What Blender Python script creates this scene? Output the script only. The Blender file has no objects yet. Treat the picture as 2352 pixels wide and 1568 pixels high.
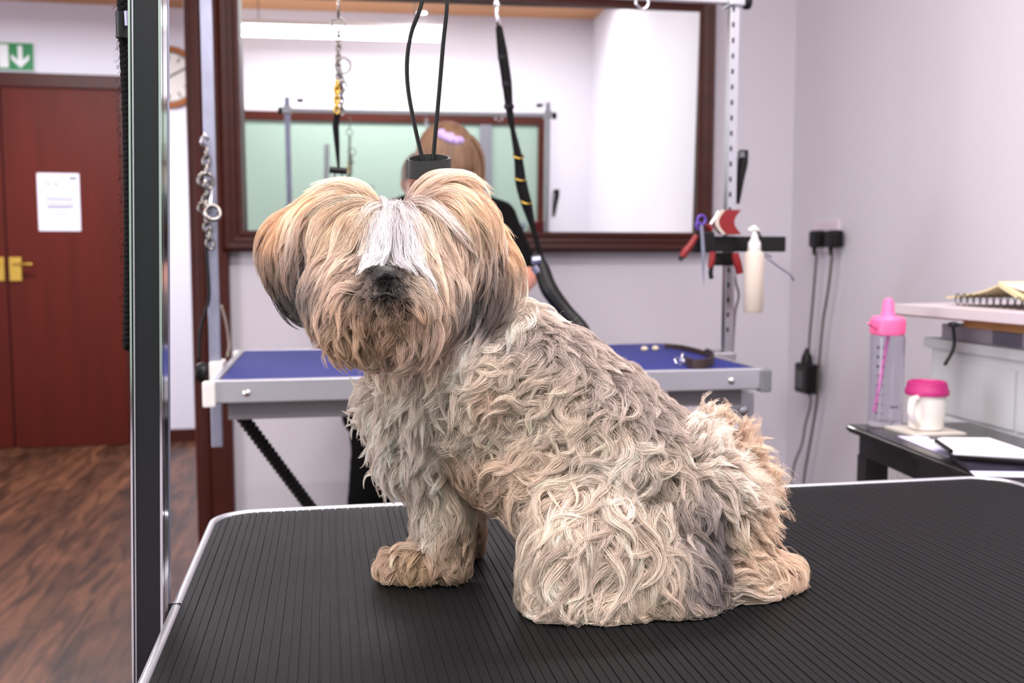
import bpy, bmesh, math, random
import numpy as np
from mathutils import Vector, Matrix, noise as mnoise
from mathutils.bvhtree import BVHTree
random.seed(7); RNG = np.random.default_rng(11)
S = bpy.context.scene; COL = S.collection
PI = math.pi

# ---------------------------------------------------------------- camera
FPX, CX, CY = 2250.0, 1176.0, 784.0
TH = math.atan(194/FPX); PSI = math.atan(426/FPX*math.cos(TH)); CH = 1.08
Fw = Vector((math.sin(PSI)*math.cos(TH), math.cos(PSI)*math.cos(TH), -math.sin(TH)))
Rt = Vector((math.cos(PSI), -math.sin(PSI), 0)); Up = Rt.cross(Fw)
CAMP = Vector((0, 0, CH))
def ray(px, py): return Fw + Rt*((px-CX)/FPX) - Up*((py-CY)/FPX)
def at(px, py, Y): d = ray(px, py); return CAMP + d*(Y/d.y)      # the place seen at a photo pixel, Y metres into the room
def atz(px, py, Z): d = ray(px, py); return CAMP + d*((Z-CH)/d.z)
def atx(px, py, X): d = ray(px, py); return CAMP + d*(X/d.x)
cam = bpy.data.cameras.new('camera'); co = bpy.data.objects.new('camera', cam); COL.objects.link(co)
M = Matrix((Rt, Up, -Fw)).transposed().to_4x4(); M.translation = CAMP; co.matrix_world = M
cam.sensor_width = 23.5; cam.lens = FPX/2352*23.5; cam.clip_start = .05
cam.dof.use_dof = True; cam.dof.focus_distance = .93; cam.dof.aperture_fstop = 4.2
S.camera = co
S.view_settings.view_transform = 'Standard'; S.view_settings.look = 'None'
S.view_settings.gamma = 1; S.view_settings.use_curve_mapping = False
S.view_settings.exposure = -0.05

# ---------------------------------------------------------------- light
w = bpy.data.worlds.new('world'); S.world = w; w.use_nodes = True
w.node_tree.nodes['Background'].inputs[0].default_value = (.8, .78, .85, 1)
w.node_tree.nodes['Background'].inputs[1].default_value = .15
CEIL = 2.68
def area(name, loc, size, power, col=(1, .972, .985), rot=(0, 0, 0)):
    l = bpy.data.lights.new(name, 'AREA'); l.shape = 'RECTANGLE'; l.size, l.size_y = size
    l.energy = power; l.color = col
    o = bpy.data.objects.new(name, l); o.location = loc; o.rotation_euler = rot; COL.objects.link(o); return o
area('tube_light_rear', (-.13, .0, 2.405), (1.4, .06), 34)
area('fill_light_front', (.95, .45, 2.655), (1.2, .12), 46)  # added fill from above, no fixture, kept out of the mirror
area('fill_light_left', (-2.55, .55, 1.35), (1.8, 1.3), 70, (.95, .97, 1), (0, -PI/2, 0))  # added fill for the lower room; the left wall has no opening
area('fill_light_middle', (.35, 1.75, 2.515), (1.5, .10), 36)  # added overhead fill above the tables, no fixture modelled
area('fill_light_corridor', (-1.3, 4.6, 2.40), (1.2, .5), 78, (.93, .94, 1))  # added fill to brighten the corridor, no tube hangs there

# ---------------------------------------------------------------- helpers
def lin(c): return tuple(((v/255)/12.92 if v/255 <= .04045 else ((v/255+.055)/1.055)**2.4) for v in c[:3]) + (1,)
def mat(name, c, rough=.5, metal=0, bump=0, bscale=60, var=0, vscale=8, spec=.5, trans=0, emit=0, coat=0, stretch=None):
    m = bpy.data.materials.new(name); m.use_nodes = True; nt = m.node_tree; b = nt.nodes['Principled BSDF']
    b.inputs['Base Color'].default_value = lin(c); b.inputs['Roughness'].default_value = rough
    b.inputs['Metallic'].default_value = metal; b.inputs['Specular IOR Level'].default_value = spec
    b.inputs['Transmission Weight'].default_value = trans; b.inputs['Coat Weight'].default_value = coat
    if emit: b.inputs['Emission Color'].default_value = lin(c); b.inputs['Emission Strength'].default_value = emit
    if bump or var:
        tc = nt.nodes.new('ShaderNodeTexCoord'); mp = nt.nodes.new('ShaderNodeMapping'); nt.links.new(tc.outputs['Object'], mp.inputs[0])
        if stretch: mp.inputs['Scale'].default_value = stretch
    if bump:
        n = nt.nodes.new('ShaderNodeTexNoise'); n.inputs['Scale'].default_value = bscale; n.inputs['Detail'].default_value = 3
        bp = nt.nodes.new('ShaderNodeBump'); bp.inputs['Strength'].default_value = bump; bp.inputs['Distance'].default_value = .002
        nt.links.new(mp.outputs[0], n.inputs[0]); nt.links.new(n.outputs[0], bp.inputs['Height']); nt.links.new(bp.outputs[0], b.inputs['Normal'])
    if var:
        n = nt.nodes.new('ShaderNodeTexNoise'); n.inputs['Scale'].default_value = vscale; n.inputs['Detail'].default_value = 4
        mx = nt.nodes.new('ShaderNodeMix'); mx.data_type = 'RGBA'
        mx.inputs[6].default_value = lin([v*(1-var) for v in c]); mx.inputs[7].default_value = lin([min(255, v*(1+var)) for v in c])
        nt.links.new(mp.outputs[0], n.inputs[0]); nt.links.new(n.outputs[0], mx.inputs[0]); nt.links.new(mx.outputs[2], b.inputs['Base Color'])
    return m
def new_obj(name, bm, m, parent=None, smooth=False, kind=None):
    me = bpy.data.meshes.new(name); bmesh.ops.recalc_face_normals(bm, faces=bm.faces); bm.to_mesh(me); bm.free()
    for x in (m if isinstance(m, (list, tuple)) else [m]): me.materials.append(x)
    if smooth:
        me.shade_smooth()
        if smooth == 'auto': me.set_sharp_from_angle(angle=math.radians(40))
    o = bpy.data.objects.new(name, me); COL.objects.link(o)
    if parent is not None:
        o.parent = parent; o.matrix_parent_inverse = Matrix.Translation(-parent.location)
    if kind: o['kind'] = kind
    return o
def tag(o, label, cat, group=None):
    o['label'] = label; o['category'] = cat
    if group: o['group'] = group
    return o
def thing(name, loc, label, cat, group=None):
    o = bpy.data.objects.new(name, None); COL.objects.link(o); o.location = loc; o.empty_display_size = .05
    return tag(o, label, cat, group)
def box(bm, c, s, rot=None, bev=0, mi=0):
    r = bmesh.ops.create_cube(bm, size=1); vs = r['verts']
    bmesh.ops.scale(bm, vec=s, verts=vs)
    if bev: 
        ed = list({e for v in vs for e in v.link_edges}); rb = bmesh.ops.bevel(bm, geom=ed, offset=bev, segments=2, affect='EDGES', profile=.6)
        vs = list({v for f in rb['faces'] for v in f.verts} | {v for v in vs if v.is_valid})
    if rot is not None: bmesh.ops.rotate(bm, cent=(0, 0, 0), matrix=rot if isinstance(rot, Matrix) else Matrix.Rotation(rot, 3, 'Z'), verts=vs)
    bmesh.ops.translate(bm, vec=c, verts=vs)
    if mi:
        for f in {f for v in vs for f in v.link_faces}: f.material_index = mi
    return vs
def bx(name, lo, hi, m, parent=None, bev=0, kind=None, rot=None):
    bm = bmesh.new(); lo = Vector(lo); hi = Vector(hi); box(bm, (lo+hi)/2, hi-lo, rot, bev)
    return new_obj(name, bm, m, parent, kind=kind)
def frame_of(t):
    t = t.normalized(); a = Vector((0, 0, 1)) if abs(t.z) < .9 else Vector((1, 0, 0))
    u = t.cross(a).normalized(); return u, t.cross(u).normalized()
def tube(bm, pts, r, seg=12, cap=True, flat=1.0, closed=False):
    pts = [Vector(p) for p in pts]; n = len(pts); rr = [float(v) for v in np.interp(np.linspace(0, 1, n), np.linspace(0, 1, len(r)), r)] if isinstance(r, (list, tuple)) else [r]*n
    rings = []; u = None
    for i, p in enumerate(pts):
        if closed: t = pts[(i+1) % n]-pts[i-1]
        else: t = pts[min(i+1, n-1)]-pts[max(i-1, 0)]
        t.normalize()
        if u is None: u, v = frame_of(t)
        else: u = (u-t*u.dot(t)).normalized(); v = t.cross(u)
        rings.append([bm.verts.new(p+(u*math.cos(2*PI*k/seg)+v*math.sin(2*PI*k/seg)*flat)*rr[i]) for k in range(seg)])
    for i in range(n if closed else n-1):
        a, b = rings[i], rings[(i+1) % n]
        for k in range(seg): bm.faces.new((a[k], a[(k+1) % seg], b[(k+1) % seg], b[k]))
    if cap and not closed: bm.faces.new(rings[0][::-1]); bm.faces.new(rings[-1])
def spline(P, n=8):
    P = [Vector(p) for p in P]; Q = [P[0]*2-P[1]]+P+[P[-1]*2-P[-2]]; out = []
    for i in range(1, len(Q)-2):
        for k in range(n):
            t = k/n; a, b, c, d = Q[i-1:i+3]
            out.append(.5*((2*b)+(c-a)*t+(2*a-5*b+4*c-d)*t*t+(3*b-a-3*c+d)*t**3))
    return out+[P[-1]]
def tb(name, pts, r, m, parent=None, seg=10, sp=0, flat=1.0, closed=False):
    bm = bmesh.new(); tube(bm, spline(pts, sp) if sp else pts, r, seg, flat=flat, closed=closed)
    return new_obj(name, bm, m, parent, smooth='auto')
def lathe(bm, prof, c, seg=40, axis='Z'):
    c = Vector(c); rings = []
    for r, h in prof:
        ring = []
        for k in range(seg):
            a = 2*PI*k/seg; x, y = r*math.cos(a), r*math.sin(a)
            p = (x, y, h) if axis == 'Z' else (x, -h, y) if axis == 'Y' else (h, x, y)
            ring.append(bm.verts.new(c+Vector(p)))
        rings.append(ring)
    for a, b in zip(rings, rings[1:]):
        for k in range(seg): bm.faces.new((a[k], a[(k+1) % seg], b[(k+1) % seg], b[k]))
    if prof[0][0] > 1e-5 and prof[-1][0] > 1e-5:
        a, b = rings[-1], rings[0]
        for k in range(seg): bm.faces.new((a[k], a[(k+1) % seg], b[(k+1) % seg], b[k]))
        return
    if prof[0][0] > 1e-5: bm.faces.new(rings[0][::-1])
    if prof[-1][0] > 1e-5: bm.faces.new(rings[-1])
def lt(name, prof, c, m, parent=None, seg=40, axis='Z'):
    bm = bmesh.new(); lathe(bm, prof, c, seg, axis); bmesh.ops.remove_doubles(bm, verts=bm.verts, dist=1e-6)
    return new_obj(name, bm, m, parent, smooth='auto')
def ring(bm, c, R, r, nrm, sx=1.0, n=20, seg=8, up=None):
    nrm = Vector(nrm).normalized(); u, v = frame_of(nrm)
    if up is not None: v = (Vector(up)-nrm*Vector(up).dot(nrm)).normalized(); u = v.cross(nrm)
    tube(bm, [Vector(c)+u*math.cos(2*PI*k/n)*R*sx+v*math.sin(2*PI*k/n)*R for k in range(n)], r, seg, closed=True)
def chain(bm, a, b, L, R, r, sx=.6):
    a, b = Vector(a), Vector(b); d = (b-a); n = max(2, round(d.length/L)); t = d.normalized()
    for k in range(n):
        c = a+d*((k+.5)/n); nm = Vector((.25, -1, 0)) if k % 2 else Vector((1, .35, 0)); ring(bm, c, R, r, nm, sx, 14, 6, up=t)
def ellipsoid(bm, c, r, rot=None, sub=3):
    v = bmesh.ops.create_icosphere(bm, subdivisions=sub, radius=1)['verts']
    bmesh.ops.scale(bm, vec=r, verts=v)
    if rot is not None: bmesh.ops.rotate(bm, cent=(0, 0, 0), matrix=rot, verts=v)
    bmesh.ops.translate(bm, vec=c, verts=v); return v
def capsule(bm, a, b, ra, rb, n=8):
    a, b = Vector(a), Vector(b)
    k = max(2, int((b-a).length/(min(ra, rb)*.6)))
    for i in range(k+1):
        t = i/k; ellipsoid(bm, a.lerp(b, t), (ra*(1-t)+rb*t,)*3, sub=2)
def blob(name, bm, m, parent=None, vox=.008, smooth=10, zmin=None):
    me = bpy.data.meshes.new('tmp'); bm.to_mesh(me); bm.free(); o = bpy.data.objects.new('tmp', me); COL.objects.link(o)
    r = o.modifiers.new('r', 'REMESH'); r.mode = 'VOXEL'; r.voxel_size = vox
    s = o.modifiers.new('s', 'SMOOTH'); s.iterations = smooth; s.factor = .5
    dg = bpy.context.evaluated_depsgraph_get(); ev = o.evaluated_get(dg); nm = bpy.data.meshes.new_from_object(ev)
    bpy.data.objects.remove(o); bpy.data.meshes.remove(me); nm.name = name
    if zmin is not None:
        for v in nm.vertices:
            if v.co.z < zmin: v.co.z = zmin
    nm.materials.clear(); nm.materials.append(m); nm.shade_smooth()
    q = bpy.data.objects.new(name, nm); COL.objects.link(q)
    if parent is not None: q.parent = parent; q.matrix_parent_inverse = Matrix.Translation(-parent.location)
    return q
def join(a, b):      # add b's surface pattern to a's mesh
    bm = bmesh.new(); bm.from_mesh(a.data); k = len(a.data.materials); n0 = len(bm.faces); bm.from_mesh(b.data); bm.faces.ensure_lookup_table()
    for f_ in bm.faces[n0:]: f_.material_index = k
    for m_ in b.data.materials: a.data.materials.append(m_)
    bm.to_mesh(a.data); bm.free(); bpy.data.objects.remove(b)
def text(name, s, size, loc, rot, m, parent=None, ext=.0005, align='CENTER'):
    c = bpy.data.curves.new(name, 'FONT'); c.body = s; c.size = size; c.extrude = ext; c.align_x = align; c.align_y = 'CENTER'
    o = bpy.data.objects.new(name, c); COL.objects.link(o); c.materials.append(m)
    o.location = loc; o.rotation_euler = rot
    if parent is not None: o.parent = parent; o.matrix_parent_inverse = Matrix.Translation(-parent.location)
    return o

# ---------------------------------------------------------------- materials
WALL = mat('white_paint', (209, 205, 215), .75, bump=.08, bscale=150)
WALLF = mat('corridor_paint', (232, 230, 242), .75)
BROWN = mat('mahogany_stain', (62, 22, 14), .42, var=.25, vscale=5, stretch=(6, 6, .5), spec=.25)
BROWNH = mat('mahogany_stain_rail', (62, 22, 14), .42, var=.25, vscale=5, stretch=(.5, 6, 6), spec=.25)
DOORM = mat('mahogany_veneer', (84, 24, 13), .5, spec=.2, var=.16, vscale=3, stretch=(5, 5, .6))
CHAINM = mat('chain_steel', (138, 134, 130), .22, 1)
STEEL = mat('brushed_steel', (190, 190, 195), .28, 1)
CHROME = mat('chrome', (225, 225, 228), .12, 1)
ALU = mat('aluminium', (196, 196, 204), .38, .85)
GALV = mat('galvanised_steel', (150, 152, 172), .42, .7, var=.15, vscale=12)
BLACK = mat('black_plastic', (8, 8, 9), .45, spec=.3)
BLACKGLOSS = mat('black_anodised', (20, 20, 24), .13, .35, bump=.0)
RUBBER = mat('black_rubber', (24, 24, 26), .5)
FABBLK = mat('black_fabric', (11, 10, 12), .9, bump=.3, bscale=200, spec=.2)
BRASS = mat('brass', (205, 170, 80), .3, 1)
WHITEP = mat('white_plastic', (215, 212, 210), .4)
CREAM = mat('cream_bottle', (196, 182, 170), .5)
RED = mat('red_plastic', (122, 10, 16), .45)
PURPLE = mat('purple_plastic', (90, 60, 160), .35)
PAPER = mat('white_paper', (236, 234, 246), .8)
INK = mat('grey_ink', (150, 148, 165), .8)
INKD = mat('dark_ink', (60, 58, 66), .8)

# ---------------------------------------------------------------- room
XR, YM, YC, YB, XL = 1.775, 3.56, 5.95, -.55, -2.6
fl = mat('floor_boards', (92, 58, 38), .42)
nt = fl.node_tree; b = nt.nodes['Principled BSDF']; tc = nt.nodes.new('ShaderNodeTexCoord'); mp = nt.nodes.new('ShaderNodeMapping')
mp.inputs['Rotation'].default_value = (0, 0, PI/2); br = nt.nodes.new('ShaderNodeTexBrick')
br.inputs['Scale'].default_value = 1; br.inputs['Brick Width'].default_value = 1.2; br.inputs['Row Height'].default_value = .12
br.inputs['Mortar Size'].default_value = .0015; br.inputs['Color1'].default_value = lin((104, 70, 50)); br.inputs['Color2'].default_value = lin((74, 48, 34)); br.inputs['Mortar'].default_value = lin((35, 20, 14))
nz = nt.nodes.new('ShaderNodeTexNoise'); nz.inputs['Scale'].default_value = 7; nz.inputs['Detail'].default_value = 6; nz.inputs['Distortion'].default_value = 1.2
m2 = nt.nodes.new('ShaderNodeMapping'); m2.inputs['Scale'].default_value = (3, .45, 1)
cr = nt.nodes.new('ShaderNodeValToRGB'); cr.color_ramp.elements[0].position = .35; cr.color_ramp.elements[0].color = (.35, .32, .30, 1); cr.color_ramp.elements[1].position = .68; cr.color_ramp.elements[1].color = (1.5, 1.4, 1.3, 1)
mx = nt.nodes.new('ShaderNodeMix'); mx.data_type = 'RGBA'; mx.blend_type = 'MULTIPLY'; mx.inputs[0].default_value = 1
nt.links.new(tc.outputs['Object'], mp.inputs[0]); nt.links.new(mp.outputs[0], br.inputs[0]); nt.links.new(tc.outputs['Object'], m2.inputs[0]); nt.links.new(m2.outputs[0], nz.inputs[0])
nt.links.new(nz.outputs[0], cr.inputs[0]); nt.links.new(br.outputs[0], mx.inputs[6]); nt.links.new(cr.outputs[0], mx.inputs[7]); nt.links.new(mx.outputs[2], b.inputs['Base Color'])
PINE = mat('pine_boards', (196, 140, 92), .55, var=.15, vscale=3, stretch=(.6, 8, 1))
bx('floor', (XL-.2, YB-.2, -.05), (XR+.2, YC+.2, 0), fl, kind='structure')
bx('ceiling', (XL-.2, YB-.2, CEIL), (XR+.2, YM+.1, CEIL+.05), PINE, kind='structure')
bx('ceiling_corridor', (XL-.2, YM+.1, 2.485), (XR+.2, YC+.2, 2.54), PINE, kind='structure')
bx('trim_bulkhead', (XL-.2, YM+.04, 2.485), (-.45, YM+.1, CEIL), WALL, kind='structure')
bx('wall_back', (-.42, YM, 0), (XR+.2, YM+.1, CEIL), WALL, kind='structure')
bx('wall_right', (XR, YB-.2, 0), (XR+.2, YM, CEIL), WALL, kind='structure')
bx('wall_rear', (XL-.2, YB-.2, 0), (XR, YB, CEIL), WALL, kind='structure')
bx('wall_left', (XL-.2, YB, 0), (XL, YC, CEIL), WALLF, kind='structure')
bx('wall_corridor', (XL-.2, YC, 0), (XR+.2, YC+.1, CEIL), WALLF, kind='structure')
bx('wall_passage', (XR, YM, 0), (XR+.2, YC, CEIL), WALLF, kind='structure')
bx('baseboard_corridor', (-1.10, YC-.02, 0), (XR, YC, .075), BROWN, kind='structure')
bx('baseboard_back', (-.33, YM-.018, 0), (XR, YM, .10), WALL, kind='structure')
bx('baseboard_right', (XR-.018, YB, 0), (XR, YM-.018, .10), WALL, kind='structure')
# brown end trim of the partition
bm = bmesh.new(); box(bm, (-.396, YM+.035, CEIL/2), (.126, .17, CEIL), bev=.006)
box(bm, (-.425, YM-.056, CEIL/2), (.03, .016, CEIL), bev=.006)
new_obj('trim_1', bm, BROWN, kind='structure')
# corridor double door
d1 = bx('door_1', (-1.745, YC-.045, .005), (-1.13, YC-.005, 2.01), DOORM, kind='structure')
bm = bmesh.new()
for zz in (1.0,): pass
bx('door_2', (-2.42, YC-.045, .005), (-1.755, YC-.005, 2.01), DOORM, kind='structure')
bm = bmesh.new(); box(bm, (-1.78, YC-.03, 2.05), (1.40, .06, .08), bev=.008); box(bm, (-1.10, YC-.03, 1.005), (.07, .06, 2.01), bev=.008); box(bm, (-2.47, YC-.03, 1.005), (.07, .06, 2.01), bev=.008)
box(bm, (-1.78, YC-.012, 2.015), (1.3, .02, .03))
new_obj('trim_2', bm, BROWN, kind='structure')
def handle(x, sgn, nm, lab, par):
    bm = bmesh.new(); box(bm, (x, YC-.05, 1.012), (.065, .01, .135), bev=.004)
    h = new_obj('door_handle', bm, BRASS, par)
    tb('lever', [(x, YC-.055, 1.04), (x, YC-.10, 1.04), (x+.02*sgn, YC-.105, 1.04), (x+.10*sgn, YC-.10, 1.04)], .008, BRASS, h)
handle(-1.706, 1, '', '', d1); handle(-1.795, -1, '', '', bpy.data.objects['door_2'])

# notice on the door
t = thing('notice', (-1.466, YC-.046, 1.23), 'white printed notice taped to the brown door', 'notice')
bx('sheet', (-1.576, YC-.049, 1.226), (-1.356, YC-.0465, 1.545), PAPER, t)
bm = bmesh.new()
for z, x0, x1, h in ((1.43, -1.49, -1.41, .006), (1.405, -1.535, -1.39, .012), (1.385, -1.535, -1.385, .006), (1.365, -1.53, -1.385, .012), (1.352, -1.53, -1.40, .006), (1.325, -1.53, -1.385, .005), (1.312, -1.53, -1.41, .004)):
    box(bm, ((x0+x1)/2, YC-.0498, z), (x1-x0, .001, h))
pl_ = new_obj('print', bm, INK, t)
bm = bmesh.new(); box(bm, (-1.388, YC-.0498, 1.518), (.042, .001, .013)); ring(bm, (-1.52, YC-.0495, 1.49), .014, .003, (0, 1, 0)); box(bm, (-1.478, YC-.0498, 1.485), (.018, .001, .012))
join(pl_, new_obj('letterhead', bm, INKD, t))

# exit sign
GREEN = mat('sign_green', (18, 130, 70), .45); SWH = mat('sign_white', (235, 238, 240), .5)
t = thing('exit_sign', (-1.76, YC-.01, 2.10), 'green emergency exit sign with white down arrow above the doors', 'sign')
bx('sign_border', (-1.945, YC-.012, 2.103), (-1.570, YC-.001, 2.262), SWH, t)
bx('sign_panel', (-1.940, YC-.016, 2.109), (-1.577, YC-.0125, 2.256), GREEN, t)
bm = bmesh.new(); x = -1.645; y = YC-.018
vs = [bm.verts.new((x+a, y, 2.1825+b)) for a, b in ((-.012, .058), (.012, .058), (.012, -.02), (.046, .012), (.046, -.016), (0, -.062), (-.046, -.016), (-.046, .012), (-.012, -.02))]
bm.faces.new(vs); r = bmesh.ops.extrude_face_region(bm, geom=bm.faces[:]); bmesh.ops.translate(bm, vec=(0, .0015, 0), verts=[v for v in r['geom'] if isinstance(v, bmesh.types.BMVert)])
new_obj('arrow', bm, SWH, t)
bm = bmesh.new(); X = -1.80
ellipsoid(bm, (X+.012, y, 2.236), (.011, .001, .011), sub=2)
for P in ([(X, 2.215), (X-.012, 2.175)], [(X-.012, 2.175), (X+.018, 2.155), (X+.012, 2.125)], [(X-.012, 2.175), (X-.025, 2.145), (X-.05, 2.140)], [(X, 2.215), (X+.028, 2.200), (X+.04, 2.212)], [(X, 2.215), (X-.03, 2.205), (X-.035, 2.180)]):
    tube(bm, [(a, y, b) for a, b in P], .008, 6, flat=.15)
new_obj('running_figure', bm, SWH, t)
bx('doorway_symbol', (-1.755, YC-.018, 2.120), (-1.705, YC-.0165, 2.246), SWH, t)

# clock
CL = mat('clock_wood', (176, 104, 48), .35); FACE = mat('clock_face', (226, 220, 214), .6); GREYM = mat('grey_paint', (110, 110, 118), .5)
t = thing('wall_clock', (-.863, YC-.02, 2.097), 'round wooden wall clock with pale face on the corridor wall', 'clock')
lt('rim', [(.118, 0), (.172, 0), (.175, .015), (.165, .035), (.148, .04), (.142, .03), (.142, .012), (.118, .012)], (-.863, YC-.002, 2.097), CL, t, 48, 'Y')
fc_ = lt('face', [(0, .006), (.145, .006), (.145, .014), (0, .014)], (-.863, YC-.002, 2.097), FACE, t, 48, 'Y')
lt('inner_ring', [(.134, .014), (.145, .014), (.145, .03), (.134, .016)], (-.863, YC-.002, 2.097), GREYM, t, 48, 'Y')
bm = bmesh.new()
for k in range(12):
    a = k*PI/6; box(bm, (-.863+.11*math.sin(a), YC-.018, 2.097+.11*math.cos(a)), (.008, .001, .03), Matrix.Rotation(a, 3, 'Y'))
me_ = new_obj('hour_marks', bm, INKD, t); join(fc_, me_)
for nm, a, l in (('hour_hand', math.radians(278), .07), ('minute_hand', math.radians(60), .10)):
    bx2 = bmesh.new(); box(bx2, (-.863+l/2*math.sin(a), YC-.021, 2.097+l/2*math.cos(a)), (.008, .0015, l), Matrix.Rotation(a, 3, 'Y')); new_obj(nm, bx2, INKD, t)

# rear wall: large brown framed green glazed panel, tube battens, downlights
MINT = mat('mint_glass', (140, 160, 149), .5)
w1 = bx('window_1', (-1.4, YB+.002, .75), (1.36, YB+.012, 1.88), MINT, kind='structure')
def rect_frame(name, x0, x1, z0, z1, wd, y0, y1, m, parent=None, kind=None, lip=0):
    bm = bmesh.new(); yc = (y0+y1)/2; d = abs(y1-y0)
    for a, b in (((x0, z0), (x1, z0+wd)), ((x0, z1-wd), (x1, z1)), ((x0, z0+wd), (x0+wd, z1-wd)), ((x1-wd, z0+wd), (x1, z1-wd))):
        box(bm, ((a[0]+b[0])/2, yc, (a[1]+b[1])/2), (b[0]-a[0], d, b[1]-a[1]), bev=.006)
    return new_obj(name, bm, m, parent, kind=kind)
rect_frame('window_frame', -1.46, 1.42, .69, 1.95, .07, YB, YB+.04, BROWNH, w1)
bx('reflection_strip', (.90, YB+.012, .76), (.99, YB+.03, 1.88), GREYM, w1)  # grey strip added on the glazing to stand for a reflection
TUBE = mat('lit_tube', (255, 250, 255), .4, emit=6)
SPOT = mat('lit_downlight', (255, 246, 236), .4, emit=14)
def batten(x0, x1, y0, y1, label):
    c = Vector(((x0+x1)/2, (y0+y1)/2, 2.60)); t = thing('ceiling_light', c, label, 'ceiling light')
    bx('housing', (x0, y0+.02, 2.475), (x1, y1-.02, 2.505), WHITEP, t, bev=.004)
    for xx in (x0+.2, x1-.2): tb('hanger', [(xx, c.y, 2.504), (xx, c.y, CEIL)], .004, GREYM, t, 6)
    if x1-x0 > y1-y0: tb('tube', [(x0+.02, c.y, 2.445), (x1-.02, c.y, 2.445)], .034, TUBE, t, 16)
    else: tb('tube', [(c.x, y0+.02, 2.562), (c.x, y1-.02, 2.562)], .034, TUBE, t, 16)
batten(-.864, .60, -.05, .05, 'lit fluorescent tube batten near the rear wall, seen in the mirror')
for (x, y, zc, lb) in ((.46, -.44, CEIL, 'round lit downlight in the pine ceiling, reflected in the mirror'), (-1.83, 5.55, 2.485, 'round lit downlight in the corridor ceiling at the top left corner')):
    t = thing('downlight', (x, y, zc-.01), lb, 'ceiling light')
    lt('rim', [(.035, -.012), (.05, -.012), (.052, 0), (.035, 0)], (x, y, zc), CHROME, t, 28)
    lt('bulb', [(0, -.014), (.034, -.012), (.034, -.001), (0, -.001)], (x, y, zc), SPOT, t, 28)

# mirror
MIR = mat('mirror_glass', (236, 240, 240), .0, 1)
t = thing('wall_mirror', (.545, YM-.02, 1.1), 'large wall mirror in a dark brown wooden frame above the blue table', 'mirror')
bm = bmesh.new()
mr = Matrix.Rotation(math.radians(-1.9), 4, 'Z') @ Matrix.Rotation(math.radians(1.5), 4, 'X')
MC = Vector((.538, YM-.041, 1.572))
box(bm, (0, .0015, 0), (1.645, .003, .805)); bmesh.ops.transform(bm, matrix=Matrix.Translation(MC) @ mr, verts=bm.verts)
new_obj('mirror_glass', bm, MIR, t)
bm = bmesh.new()
def mitre(x0, x1, z0, z1, w0, w1, ya, yb):     # one mitred moulding ring, outer inset w0 to inner inset w1
    o = [(x0+w0, z0+w0), (x1-w0, z0+w0), (x1-w0, z1-w0), (x0+w0, z1-w0)]; i = [(x0+w1, z0+w1), (x1-w1, z0+w1), (x1-w1, z1-w1), (x0+w1, z1-w1)]
    A = [bm.verts.new((a, ya, b)) for a, b in o]; B = [bm.verts.new((a, yb, b)) for a, b in i]
    A2 = [bm.verts.new((a, YM-.001, b)) for a, b in o]; B2 = [bm.verts.new((a, YM-.001, b)) for a, b in i]
    for k in range(4):
        j = (k+1) % 4; bm.faces.new((A[k], A[j], B[j], B[k])); bm.faces.new((A2[k], A2[j], A[j], A[k])); bm.faces.new((B[k], B[j], B2[j], B2[k])); bm.faces.new((A2[k], B2[k], B2[j], A2[j]))
fx0, fx1, fz0, fz1 = -.352, 1.428, 1.098, 2.045
mitre(fx0, fx1, fz0, fz1, 0, .014, YM-.058, YM-.075); mitre(fx0, fx1, fz0, fz1,   .014, .036, YM-.075, YM-.070); mitre(fx0, fx1, fz0, fz1, .036, .058, YM-.079, YM-.072); mitre(fx0, fx1, fz0, fz1, .058, .0725, YM-.084, YM-.083)
new_obj('frame', bm, BROWNH, t)

# ---------------------------------------------------------------- near grooming table
TZ = .74
NX0, NX1, NY0, NY1, RC = -.152, 1.02, .30, 1.335, .055
def rr_outline(x0, x1, y0, y1, r, n=8):
    P = []
    for cx_, cy_, a0 in ((x1-r, y1-r, 0), (x0+r, y1-r, 90), (x0+r, y0+r, 180), (x1-r, y0+r, 270)):
        for k in range(n+1):
            a = math.radians(a0+90*k/n); P.append((cx_+r*math.cos(a), cy_+r*math.sin(a)))
    return P
def slab(name, P, z0, z1, m, parent):
    bm = bmesh.new(); v = [bm.verts.new((x, y, z1)) for x, y in P]; u = [bm.verts.new((x, y, z0)) for x, y in P]; n = len(P)
    bm.faces.new(v); bm.faces.new(u[::-1])
    for k in range(n): bm.faces.new((v[k], u[k], u[(k+1) % n], v[(k+1) % n]))
    return new_obj(name, bm, m, parent, smooth='auto')
t = thing('grooming_table', (.43, .83, 0), 'grooming table with ribbed black rubber top that the dog sits on', 'table')
MATR = mat('ribbed_rubber', (17, 16.5, 18.5), .55, var=.14, vscale=14, bump=.12, bscale=500, spec=.14)
MATR2 = mat('rib_groove', (12, 12, 14), .6)
slab('board', rr_outline(NX0+.004, NX1-.004, NY0+.004, NY1-.004, RC-.004), TZ-.03, TZ-.0045, RUBBER, t)
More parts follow.
